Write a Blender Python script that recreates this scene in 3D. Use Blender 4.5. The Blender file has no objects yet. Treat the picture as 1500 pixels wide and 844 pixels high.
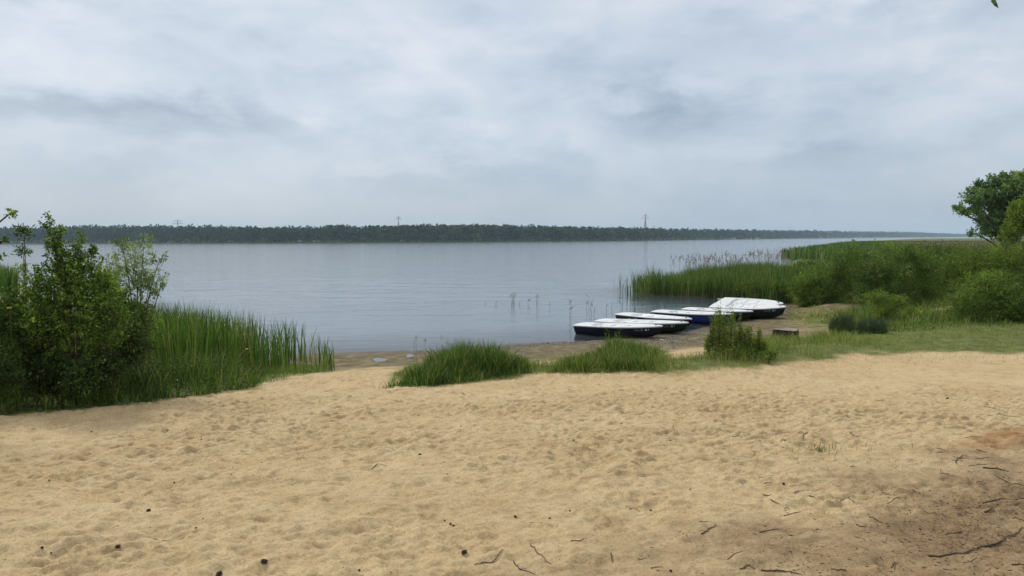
import bpy, math, random
import numpy as np
from mathutils import Vector, Matrix, Euler

rng = np.random.default_rng(7)
random.seed(7)
S = bpy.context.scene
COL = S.collection
PI = math.pi
R = math.radians

# ------------------------------------------------------------------ camera
CAMZ = 3.8
PITCH = math.atan(0.072)
ROLL = R(0.30)
fwd = np.array([0, math.cos(PITCH), -math.sin(PITCH)])
r0 = np.array([1.0, 0, 0])
u0 = np.cross(r0, fwd)
right = r0 * math.cos(ROLL) - u0 * math.sin(ROLL)
upv = u0 * math.cos(ROLL) + r0 * math.sin(ROLL)
CAM = np.array([0, 0, CAMZ])
cam = bpy.data.cameras.new('camera')
camo = bpy.data.objects.new('camera', cam)
COL.objects.link(camo)
cam.sensor_width = 36
cam.lens = 24
cam.clip_start = 0.1
cam.clip_end = 30000
M = Matrix.Identity(4)
for i in range(3):
    M[i][0] = right[i]; M[i][1] = upv[i]; M[i][2] = -fwd[i]; M[i][3] = CAM[i]
camo.matrix_world = M
S.camera = camo


def ray(px, py):
    return fwd + right * (px - 750) / 1000 + upv * (422 - py) / 1000


def at(px, py, y):
    """point of the place seen at a photo pixel, at world depth y"""
    d = ray(px, py)
    return CAM + d * (y / d[1])


# ------------------------------------------------------------------ noise
def _hash(ix, iy, seed):
    h = (ix.astype(np.int64) * 374761393 + iy.astype(np.int64) * 668265263 + seed * 974634777) & 0x7fffffff
    h = ((h ^ (h >> 13)) * 1274126177) & 0x7fffffff
    return ((h ^ (h >> 16)) & 0xffff) / 65535.0


def vnoise(x, y, seed=0):
    xi = np.floor(x); yi = np.floor(y)
    fx = x - xi; fy = y - yi
    fx = fx * fx * fx * (fx * (fx * 6 - 15) + 10); fy = fy * fy * fy * (fy * (fy * 6 - 15) + 10)
    a = _hash(xi, yi, seed); b = _hash(xi + 1, yi, seed); c = _hash(xi, yi + 1, seed); d = _hash(xi + 1, yi + 1, seed)
    return (a * (1 - fx) + b * fx) * (1 - fy) + (c * (1 - fx) + d * fx) * fy - 0.5


def fbm(x, y, seed=0, octv=4, gain=0.5):
    t = np.zeros_like(x, dtype=float); a = 1.0
    c, s = math.cos(0.6), math.sin(0.6)
    for k in range(octv):
        t += a * vnoise(x, y, seed + 17 * k)
        x, y = (x * c - y * s) * 2.03 + 11.3, (x * s + y * c) * 2.03 - 7.1
        a *= gain
    return t


def sstep(a, b, x):
    t = np.clip((x - a) / (b - a), 0, 1)
    return t * t * (3 - 2 * t)


# ------------------------------------------------------------------ land form
LAND = np.array([
    (-12.5, 22.5), (-19, 30), (-30, 45), (-44, 62), (-60, 78), (-110, 90), (-300, 105), (-900, 120), (-900, -300), (900, -300),
    (900, 1500), (330, 640), (130, 285), (74, 175), (56, 139), (50, 120), (36, 92), (20, 64), (12.5, 53), (8.8, 49.0), (8.6, 45.5), (11.5, 43.5),
    (14.0, 41), (14.6, 38), (13.6, 35), (11, 31.5), (8.5, 29.0), (5.9, 26.7), (2.3, 25.2), (-2.6, 23.4), (-6.07, 22.8), (-9, 22.2)], float)


def poly_sd(x, y, P):
    """signed distance to polygon P, positive inside"""
    x = np.asarray(x, float); y = np.asarray(y, float)
    d2 = np.full(x.shape, 1e18); ins = np.zeros(x.shape, bool)
    n = len(P)
    for i in range(n):
        ax, ay = P[i]; bx, by = P[(i + 1) % n]
        ex, ey = bx - ax, by - ay
        t = np.clip(((x - ax) * ex + (y - ay) * ey) / (ex * ex + ey * ey + 1e-12), 0, 1)
        dx = x - ax - t * ex; dy = y - ay - t * ey
        d2 = np.minimum(d2, dx * dx + dy * dy)
        if by != ay:
            c = ((ay > y) != (by > y)) & (x < (bx - ax) * (y - ay) / (by - ay) + ax)
            ins ^= c
    d = np.sqrt(d2)
    return np.where(ins, d, -d)


def ground(x, y):
    x = np.asarray(x, float); y = np.asarray(y, float)
    s = poly_sd(x, y, LAND)
    s = s + 0.5 * vnoise(x * 0.7, y * 0.7, 3) * sstep(60, 30, y)
    z = np.where(s < 0, np.maximum(-1.6, 0.085 * s), 0.035 * np.minimum(s, 4.0))
    flat = sstep(5.0, 9.0, x) * sstep(23, 27, y)                       # the low flat where the boats are drawn up
    z = z + 0.75 * sstep(2.8, 9.5, s) * (1 - 0.45 * flat)
    z = z + 0.0885 * np.clip(14 - np.maximum(y, -3), 0, None) * sstep(5, 9, s)
    z = z + 0.10 * fbm(x * 0.22, y * 0.22, 21, 3) * sstep(5, 9, s)
    # small sand bank at the side of the beach
    z = z + 0.16 * np.exp(-(((x - 5.9) / 0.75) ** 2 + ((y - 7.45) / 0.35) ** 2))
    # sandy hummocks behind the boats
    z = z + 0.35 * np.exp(-(((x - 16.5) / 1.6) ** 2 + ((y - 34.5) / 1.0) ** 2))
    z = z + 0.30 * np.exp(-(((x - 19.5) / 2.0) ** 2 + ((y - 29.5) / 1.0) ** 2))
    return z


_T = np.concatenate([np.arange(2.5, 40, 0.02), np.arange(40, 200, 0.2)])


def G(px, py):
    d = ray(px, py); d = d / d[1]
    pts = CAM[None] + d[None] * _T[:, None]
    gz = np.maximum(ground(pts[:, 0], pts[:, 1]), 0.0)
    k = np.argmax(pts[:, 2] < gz)
    if pts[k, 2] >= gz[k]:
        k = len(_T) - 1
    return np.array([pts[k, 0], pts[k, 1], gz[k]])


def gz1(x, y):
    return float(ground(np.array([x]), np.array([y]))[0])


def GP(lst):
    return np.array([G(a, b)[:2] for a, b in lst])


# zones, traced once on the ground
GRASS_FRONT = GP([(560, 570), (690, 561), (780, 548), (900, 546), (1000, 546), (1100, 537), (1180, 528), (1260, 520), (1350, 516), (1500, 517), (1750, 520),
                  (1750, 470), (1500, 468), (1300, 484), (1215, 491), (1130, 500), (1080, 506), (1040, 519), (985, 526), (965, 510), (900, 512), (800, 533), (700, 530), (600, 538)])
GRASS_LEFT = np.concatenate([GP([(-300, 652), (0, 613), (200, 595), (300, 582), (380, 571), (388, 562), (420, 554), (485, 546), (484, 532)]),
                             np.array([(-7.5, 21.0), (-10, 24), (-14, 27), (-22, 36), (-44, 62), (-60, 78), (-200, 90), (-200, 8)])])
MEADOW = np.concatenate([GP([(1165, 470), (1230, 488), (1300, 494), (1500, 490), (1750, 490)]),
                         np.array([(60, 40), (300, 300), (130, 285), (58, 145), (36, 92), (20, 64), (14, 54), (13, 46), (15.5, 43), (16, 37), (14.8, 34.2)])])
SOIL = GP([(1900, 640), (1500, 655), (1380, 690), (1230, 735), (1090, 790), (1000, 835), (850, 870), (700, 960), (1300, 2000), (4000, 1200)])
ORANGE = GP([(1390, 648), (1450, 628), (1520, 618), (1700, 618), (1700, 668), (1520, 660), (1440, 658)])

# ------------------------------------------------------------------ mesh helpers


def link(o):
    COL.objects.link(o)
    return o


def mesh_np(name, V, F, mats, var=None, smooth=False, fmat=None):
    """V n x 3, F list of (m x k) arrays"""
    me = bpy.data.meshes.new(name)
    if isinstance(F, np.ndarray):
        F = [F]
    F = [f for f in F if len(f)]
    nl = sum(f.size for f in F); npoly = sum(len(f) for f in F)
    me.vertices.add(len(V)); me.loops.add(nl); me.polygons.add(npoly)
    me.vertices.foreach_set('co', np.ascontiguousarray(V, dtype=np.float32).ravel())
    me.loops.foreach_set('vertex_index', np.concatenate([f.ravel() for f in F]).astype(np.int32))
    st = []; o = 0
    for f in F:
        k = f.shape[1]
        st.append(o + np.arange(len(f)) * k); o += f.size
    me.polygons.foreach_set('loop_start', np.concatenate(st).astype(np.int32))
    if fmat is not None:
        me.polygons.foreach_set('material_index', np.asarray(fmat, np.int32))
    me.polygons.foreach_set('use_smooth', np.full(npoly, smooth, bool))
    me.update(calc_edges=True)
    me.validate()
    if var is not None:
        a = me.attributes.new('var', 'FLOAT', 'POINT')
        a.data.foreach_set('value', np.asarray(var, np.float32))
    for m in (mats if isinstance(mats, (list, tuple)) else [mats]):
        me.materials.append(m)
    return me


def tag(o, label=None, cat=None, group=None, kind=None):
    if label: o['label'] = label
    if cat: o['category'] = cat
    if group: o['group'] = group
    if kind: o['kind'] = kind
    return o


def obj(name, me, parent=None, loc=None):
    o = bpy.data.objects.new(name, me)
    link(o)
    if parent is not None: o.parent = parent
    if loc is not None: o.location = Vector(loc)
    return o


def empty(name, loc, label, cat, group=None, rz=0):
    o = bpy.data.objects.new(name, None)
    o.empty_display_size = 0.2
    link(o); o.location = Vector(loc); o.rotation_euler = (0, 0, rz)
    return tag(o, label, cat, group)


def copy_tree(o, parent=None):
    c = o.copy(); link(c)
    if parent is not None: c.parent = parent
    for ch in list(o.children):
        copy_tree(ch, c)
    return c


class MB:
    """collects verts / faces of one mesh"""
    def __init__(self): self.v = []; self.f = []; self.n = 0; self.var = []

    def add(self, V, F, var=None):
        V = np.asarray(V, float)
        self.v.append(V)
        for f in (F if isinstance(F, list) else [F]):
            self.f.append(np.asarray(f) + self.n)
        self.var.append(np.full(len(V), 0.5) if var is None else np.broadcast_to(np.asarray(var, float), (len(V),)))
        self.n += len(V)

    def tube(self, pts, rad, k=6, var=None, caps=True):
        pts = np.asarray(pts, float); n = len(pts)
        rad = np.broadcast_to(np.asarray(rad, float), (n,))
        tan = np.gradient(pts, axis=0); tan /= np.linalg.norm(tan, axis=1)[:, None] + 1e-9
        ref = np.array([0.0, 0, 1.0]) if abs(tan[:, 2]).mean() < 0.8 else np.array([1.0, 0, 0])
        a = np.cross(tan, ref); a /= np.linalg.norm(a, axis=1)[:, None] + 1e-9
        b = np.cross(tan, a)
        th = np.linspace(0, 2 * PI, k, endpoint=False)
        V = pts[:, None] + rad[:, None, None] * (a[:, None] * np.cos(th)[None, :, None] + b[:, None] * np.sin(th)[None, :, None])
        i = np.arange(n - 1)[:, None] * k; j = np.arange(k)[None]
        F = np.stack([i + j, i + (j + 1) % k, i + k + (j + 1) % k, i + k + j], -1).reshape(-1, 4)
        Fs = [F]
        if caps:
            Fs += [np.arange(k)[::-1][None], (np.arange(k) + (n - 1) * k)[None]]
        self.add(V.reshape(-1, 3), Fs, var)

    def box(self, c, s, rz=0, var=None):
        c = np.asarray(c, float); s = np.asarray(s, float) / 2
        V = np.array([[x, y, z] for x in (-1, 1) for y in (-1, 1) for z in (-1, 1)], float) * s
        ca, sa = math.cos(rz), math.sin(rz)
        V = np.stack([V[:, 0] * ca - V[:, 1] * sa, V[:, 0] * sa + V[:, 1] * ca, V[:, 2]], 1) + c
        self.add(V, np.array([[0, 1, 3, 2], [4, 6, 7, 5], [0, 4, 5, 1], [2, 3, 7, 6], [0, 2, 6, 4], [1, 5, 7, 3]]), var)

    def bar(self, a, b, w, k=4):
        self.tube([a, b], w / 2, k)

    def leaves(self, P, D, L, W, var, fold=0.25):
        """diamond leaf quads from base P along D"""
        n = len(P)
        D = D / (np.linalg.norm(D, axis=1)[:, None] + 1e-9)
        Nn = rng.normal(size=(n, 3)); Nn[:, 2] += 0.6
        Sd = np.cross(D, Nn); Sd /= np.linalg.norm(Sd, axis=1)[:, None] + 1e-9
        up = np.cross(Sd, D)
        L = np.broadcast_to(L, (n,))[:, None]; W = np.broadcast_to(W, (n,))[:, None]
        mid = P + D * L * 0.45
        V = np.stack([P, mid + Sd * W * 0.5 + up * W * fold, P + D * L, mid - Sd * W * 0.5 + up * W * fold], 1).reshape(-1, 3)
        F = np.arange(4 * n).reshape(n, 4)
        self.add(V, F, np.repeat(var, 4))

    def blades(self, P, H, W, lean, var, seg=3, az=None, droop=1.6):
        n = len(P)
        if n == 0: return
        az = rng.uniform(0, 2 * PI, n) if az is None else az
        ld = np.stack([np.cos(az), np.sin(az), np.zeros(n)], 1)
        wz = rng.uniform(0, PI, n)
        wd = np.stack([np.cos(wz), np.sin(wz), np.zeros(n)], 1)
        H = np.broadcast_to(H, (n,)); W = np.broadcast_to(W, (n,)); lean = np.broadcast_to(lean, (n,))
        rows = []
        for k in range(seg + 1):
            t = k / seg
            c = P + ld * (lean * H * t ** droop)[:, None] + np.array([0, 0, 1.0]) * (H * (t - 0.28 * lean * t ** 2.5))[:, None]
            w = W * (0.75 + 0.5 * t if t < 0.4 else 0.95 * (1 - ((t - 0.4) / 0.6) ** 1.5)) * 0.5
            if k == seg:
                rows.append(c[:, None])
            else:
                rows.append(np.stack([c - wd * w[:, None], c + wd * w[:, None]], 1))
        V = np.concatenate(rows, 1); m = V.shape[1]
        base = np.arange(n)[:, None] * m
        Q = [base + np.array([[2 * k, 2 * k + 1, 2 * k + 3, 2 * k + 2]]) for k in range(seg - 1)]
        Fs = [np.concatenate(Q)] if Q else []
        Fs.append(base + np.array([[2 * seg - 2, 2 * seg - 1, 2 * seg]]))
        self.add(V.reshape(-1, 3), Fs, np.repeat(var, m))

    def build(self, name, mat, parent=None, smooth=False, loc=None):
        F3 = [f for f in self.f]
        by = {}
        for f in F3: by.setdefault(f.shape[1], []).append(f)
        Fs = [np.concatenate(v) for v in by.values()]
        me = mesh_np(name, np.concatenate(self.v), Fs, mat, np.concatenate(self.var), smooth)
        return obj(name, me, parent, loc)


def bez(a, b, c, t):
    t = t[..., None]
    return a * (1 - t) ** 2 + b * 2 * t * (1 - t) + c * t * t


def pts_in(P, dens, zone_fn=None, cap=200000):
    lo = P.min(0); hi = P.max(0)
    n = int(min(cap, (hi - lo).prod() * dens))
    q = rng.uniform(lo, hi, (n, 2))
    q = q[poly_sd(q[:, 0], q[:, 1], P) > 0]
    return q


def onground(q):
    return np.column_stack([q, ground(q[:, 0], q[:, 1])])


# ------------------------------------------------------------------ materials
def nt(name):
    m = bpy.data.materials.new(name); m.use_nodes = True
    t = m.node_tree
    return m, t, t.nodes, t.links, t.nodes['Principled BSDF'], t.nodes['Material Output']


def N(nodes, typ, **kw):
    n = nodes.new(typ)
    for k, v in kw.items():
        if k in n.inputs: n.inputs[k].default_value = v
        else: setattr(n, k, v)
    return n


def ramp(nodes, stops, interp='LINEAR'):
    r = nodes.new('ShaderNodeValToRGB'); r.color_ramp.interpolation = interp
    e = r.color_ramp.elements
    while len(e) < len(stops): e.new(0.5)
    for el, (p, c) in zip(e, stops):
        el.position = p; el.color = (*c, 1) if len(c) == 3 else c
    return r


def leaf_mat(name, c0, c1, c2=None, trans=0.3, rough=0.55):
    m, t, n, l, b, out = nt(name)
    a = N(n, 'ShaderNodeAttribute', attribute_name='var')
    st = [(0.0, c0), (1.0, c1)] if c2 is None else [(0.0, c0), (0.85, c1), (1.0, c2)]
    r = ramp(n, st); l.new(a.outputs['Fac'], r.inputs['Fac'])
    l.new(r.outputs['Color'], b.inputs['Base Color'])
    b.inputs['Roughness'].default_value = rough
    b.inputs['Specular IOR Level'].default_value = 0.3
    tr = N(n, 'ShaderNodeBsdfTranslucent')
    g = N(n, 'ShaderNodeMix', data_type='RGBA', blend_type='MULTIPLY'); g.inputs[0].default_value = 1
    g.inputs[7].default_value = (1.25, 1.35, 0.6, 1)
    l.new(r.outputs['Color'], g.inputs[6]); l.new(g.outputs[2], tr.inputs['Color'])
    mx = N(n, 'ShaderNodeMixShader', Fac=trans)
    l.new(b.outputs[0], mx.inputs[1]); l.new(tr.outputs[0], mx.inputs[2]); l.new(mx.outputs[0], out.inputs['Surface'])
    return m


def noise_mat(name, c0, c1, scale=8, rough=0.7, bump=0.2, spec=0.4, stretch=(1, 1, 1), det=6):
    m, t, n, l, b, out = nt(name)
    tc = N(n, 'ShaderNodeTexCoord'); mp = N(n, 'ShaderNodeMapping'); mp.inputs['Scale'].default_value = stretch
    l.new(tc.outputs['Object'], mp.inputs['Vector'])
    no = N(n, 'ShaderNodeTexNoise', Scale=scale, Detail=det); l.new(mp.outputs[0], no.inputs['Vector'])
    r = ramp(n, [(0.3, c0), (0.7, c1)]); l.new(no.outputs['Fac'], r.inputs['Fac'])
    l.new(r.outputs['Color'], b.inputs['Base Color'])
    b.inputs['Roughness'].default_value = rough; b.inputs['Specular IOR Level'].default_value = spec
    if bump:
        bp = N(n, 'ShaderNodeBump', Strength=bump, Distance=0.02); l.new(no.outputs['Fac'], bp.inputs['Height']); l.new(bp.outputs[0], b.inputs['Normal'])
    return m


def var_mat(name, c0, c1, rough=0.8):
    m, t, n, l, b, out = nt(name)
    a = N(n, 'ShaderNodeAttribute', attribute_name='var')
    r = ramp(n, [(0, c0), (1, c1)]); l.new(a.outputs['Fac'], r.inputs['Fac']); l.new(r.outputs['Color'], b.inputs['Base Color'])
    b.inputs['Roughness'].default_value = rough
    return m


MAT = {}
MAT['birch'] = leaf_mat('birch_leaf', (0.025, 0.0499, 0.0094), (0.1824, 0.3003, 0.0472), (0.3812, 0.4933, 0.1121), 0.28)
MAT['dark_leaf'] = leaf_mat('dark_leaf', (0.0202, 0.0403, 0.0101), (0.1053, 0.1755, 0.0351), (0.2184, 0.3003, 0.0728), 0.25)
MAT['willow'] = leaf_mat('willow_leaf', (0.066, 0.1122, 0.0264), (0.255, 0.345, 0.105), (0.3864, 0.4692, 0.1932), 0.35)
MAT['shrub'] = leaf_mat('shrub_leaf', (0.0343, 0.066, 0.0119), (0.2018, 0.3028, 0.0466), (0.297, 0.3861, 0.0817), 0.32)
MAT['shrub_y'] = leaf_mat('yellow_green_leaf', (0.048, 0.084, 0.012), (0.2125, 0.2937, 0.04), (0.3125, 0.375, 0.075), 0.34)
MAT['poplar'] = leaf_mat('poplar_leaf', (0.0446, 0.0913, 0.0325), (0.2197, 0.3406, 0.1099), (0.3182, 0.4118, 0.1685), 0.28)
MAT['reed'] = leaf_mat('reed_blade', (0.0216, 0.0504, 0.0096), (0.1202, 0.2185, 0.0328), (0.27, 0.25, 0.10), 0.28)
MAT['reed_dry'] = var_mat('dry_reed', (0.16, 0.12, 0.075), (0.34, 0.27, 0.18))
MAT['grass'] = leaf_mat('grass_blade', (0.0336, 0.066, 0.0096), (0.168, 0.252, 0.036), (0.33, 0.29, 0.13), 0.28)
MAT['lawn'] = leaf_mat('lawn_blade', (0.0813, 0.1219, 0.0211), (0.2592, 0.324, 0.0648), (0.4485, 0.3887, 0.1495), 0.22)
MAT['sedge'] = leaf_mat('sedge_blade', (0.0156, 0.0338, 0.0104), (0.049, 0.091, 0.0252), (0.098, 0.14, 0.042), 0.15)
MAT['bark'] = noise_mat('brown_bark', (0.05, 0.032, 0.022), (0.16, 0.10, 0.07), 14, 0.9, 0.6, 0.2, (1, 1, 0.25))
MAT['bark_grey'] = noise_mat('grey_bark', (0.07, 0.06, 0.05), (0.20, 0.18, 0.15), 10, 0.9, 0.6, 0.2, (1, 1, 0.25))
MAT['twig'] = var_mat('dry_twig', (0.04, 0.026, 0.016), (0.20, 0.14, 0.085))
MAT['cone'] = var_mat('pine_cone', (0.03, 0.02, 0.014), (0.13, 0.085, 0.055))
MAT['stump'] = noise_mat('weathered_stump', (0.012, 0.010, 0.008), (0.055, 0.045, 0.035), 9, 0.95, 0.8, 0.2, (1, 1, 0.2))
MAT['stump_top'] = noise_mat('cut_wood', (0.16, 0.13, 0.10), (0.32, 0.28, 0.22), 12, 0.9, 0.4, 0.2)
MAT['navy'] = noise_mat('navy_hull', (0.006, 0.006, 0.016), (0.013, 0.013, 0.030), 3, 0.4, 0.03, 0.25)
MAT['dgreen'] = noise_mat('dark_green_hull', (0.006, 0.011, 0.008), (0.014, 0.024, 0.018), 3, 0.4, 0.03, 0.25)
MAT['blue'] = noise_mat('blue_hull', (0.010, 0.022, 0.12), (0.016, 0.035, 0.17), 3, 0.35, 0.03, 0.5)
MAT['white'] = noise_mat('white_gelcoat', (0.60, 0.62, 0.62), (0.73, 0.745, 0.75), 2.5, 0.5, 0.05, 0.35)
MAT['letter'] = noise_mat('grey_lettering', (0.30, 0.30, 0.32), (0.45, 0.45, 0.46), 30, 0.6, 0)
MAT['letter_w'] = noise_mat('white_lettering', (0.62, 0.62, 0.65), (0.75, 0.75, 0.78), 30, 0.6, 0)
MAT['steel'] = noise_mat('galvanised_steel', (0.09, 0.10, 0.11), (0.16, 0.17, 0.18), 2, 0.6, 0)
MAT['grey_plank'] = noise_mat('grey_plank', (0.30, 0.26, 0.25), (0.42, 0.38, 0.36), 6, 0.8, 0.2, 0.3, (4, 1, 1))
MAT['rope'] = noise_mat('old_rope', (0.16, 0.13, 0.09), (0.30, 0.26, 0.2), 40, 0.9, 0.3)
MAT['wall_w'] = noise_mat('white_render', (0.62, 0.60, 0.57), (0.76, 0.75, 0.72), 3, 0.8, 0.05)
MAT['roof_r'] = noise_mat('dull_roof', (0.14, 0.09, 0.075), (0.22, 0.15, 0.12), 3, 0.8, 0.1)
MAT['flower'] = noise_mat('yellow_petal', (0.55, 0.48, 0.03), (0.7, 0.62, 0.08), 30, 0.6, 0)
MAT['pebble'] = var_mat('pebble', (0.07, 0.065, 0.06), (0.36, 0.34, 0.31), 0.75)
MAT['litter'] = var_mat('litter', (0.018, 0.012, 0.008), (0.15, 0.095, 0.055), 0.9)

# ------------------------------------------------------------------ ground sheet


def axis(fine0, fine1, step, lo, hi, g=1.07):
    a = list(np.arange(fine0, fine1, step))
    up = []; s = step; x = a[-1]
    while x < hi:
        s = min(s * g, 60); x += s; up.append(x)
    dn = []; s = step; x = a[0]
    while x > lo:
        s = min(s * g, 60); x -= s; dn.append(x)
    return np.array(dn[::-1] + a + up)


def grid(xs, ys, zf):
    X, Y = np.meshgrid(xs, ys)
    nx, ny = len(xs), len(ys)
    i = np.arange(ny - 1)[:, None] * nx + np.arange(nx - 1)[None]
    F = np.stack([i, i + 1, i + nx + 1, i + nx], -1).reshape(-1, 4)
    Z = zf(X, Y)
    return X, Y, Z, F


xs = axis(-8.2, 8.6, 0.024, -700, 850, 1.09)
ys = axis(3.5, 11.5, 0.019, -60, 1300, 1.028)
X, Y, Z, F = grid(xs, ys, lambda a, b: ground(a.ravel(), b.ravel()).reshape(a.shape))
sd_gf = poly_sd(X, Y, GRASS_FRONT); sd_gl = poly_sd(X, Y, GRASS_LEFT); sd_me = poly_sd(X, Y, MEADOW)
sd_so = poly_sd(X, Y, SOIL); sd_or = poly_sd(X, Y, ORANGE)
sd_sh = poly_sd(X, Y, LAND)
n1 = fbm(X * 1.3, Y * 1.3, 5, 4)
grassy = np.maximum.reduce([sstep(-0.25, 0.35, sd_gf + 0.5 * n1), sstep(-0.1, 0.4, sd_gl + 0.3 * n1), sstep(-0.3, 0.6, sd_me + 1.2 * n1) * (X > 3)])
patch = np.exp(-(((X - 16.5) / 1.5) ** 2 + ((Y - 34.3) / 1.1) ** 2)) + np.exp(-(((X - 19.5) / 1.6) ** 2 + ((Y - 29.5) / 0.9) ** 2))
grassy = grassy * (1 - np.clip(patch * 1.3, 0, 1))
grassy = np.maximum(grassy, sstep(300, 400, Y))
soil = 0.92 * sstep(-1.2, 1.9, sd_so + 1.8 * n1)
orange = sstep(-0.15, 0.35, sd_or + 0.35 * n1)
mud = sstep(6.6, 3.2, sd_sh + 1.5 * n1) * (1 - 0.7 * grassy)
wet = sstep(1.6, -0.2, sd_sh + 0.5 * n1)
sandmask = (1 - grassy) * (1 - mud)
near = sstep(24, 12, Y)
# trampled sand relief
D = 0.034 * fbm(X * 1.9, Y * 2.3, 41, 3) + (0.036 * fbm(X * 4.6, Y * 6.2, 43, 5, 0.62) + 0.026 * fbm(X * 10, Y * 15, 47, 3, 0.6)) * np.clip(1 + 1.3 * fbm(X * 0.7, Y * 0.9, 99, 2), 0.45, 1.7) - 0.026 * np.abs(fbm(X * 7.0, Y * 8.4, 45, 2))
npz = 6000
cx = rng.uniform(-10, 11, npz); cy = rng.uniform(2.8, 17, npz)
for k in range(npz):
    ra = rng.uniform(0.04, 0.115); el = rng.uniform(0.5, 1.0); an = rng.uniform(0, PI); dp = rng.uniform(0.004, 0.020) * (ra / 0.10)
    i0, i1 = np.searchsorted(ys, [cy[k] - 2.2 * ra, cy[k] + 2.2 * ra]); j0, j1 = np.searchsorted(xs, [cx[k] - 2.2 * ra, cx[k] + 2.2 * ra])
    if i1 <= i0 or j1 <= j0: continue
    dx = X[i0:i1, j0:j1] - cx[k]; dy = Y[i0:i1, j0:j1] - cy[k]
    ca, sa = math.cos(an), math.sin(an)
    q = np.sqrt(((dx * ca + dy * sa) / ra) ** 2 + ((-dx * sa + dy * ca) / (ra * el)) ** 2)
    D[i0:i1, j0:j1] += dp * (-np.exp(-(q / 0.75) ** 4) + 0.75 * np.exp(-((q - 1.25) / 0.3) ** 2))
D *= near * (0.25 + 0.75 * sandmask)
D += 0.012 * fbm(X * 7, Y * 7, 77, 2) * (mud + 0.4 * grassy) * sstep(40, 25, Y)
D *= 1 - 0.45 * soil
Z = Z + D
gm = mesh_np('ground', np.column_stack([X.ravel(), Y.ravel(), Z.ravel()]), F, [], None, True)
ca_ = gm.attributes.new('zones', 'FLOAT_COLOR', 'POINT')
ca_.data.foreach_set('color', np.column_stack([grassy.ravel(), mud.ravel(), soil.ravel(), np.ones(X.size)]).astype(np.float32).ravel())
cb_ = gm.attributes.new('zones_two', 'FLOAT_COLOR', 'POINT')
cb_.data.foreach_set('color', np.column_stack([orange.ravel(), wet.ravel(), patch.ravel(), np.ones(X.size)]).astype(np.float32).ravel())


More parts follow.
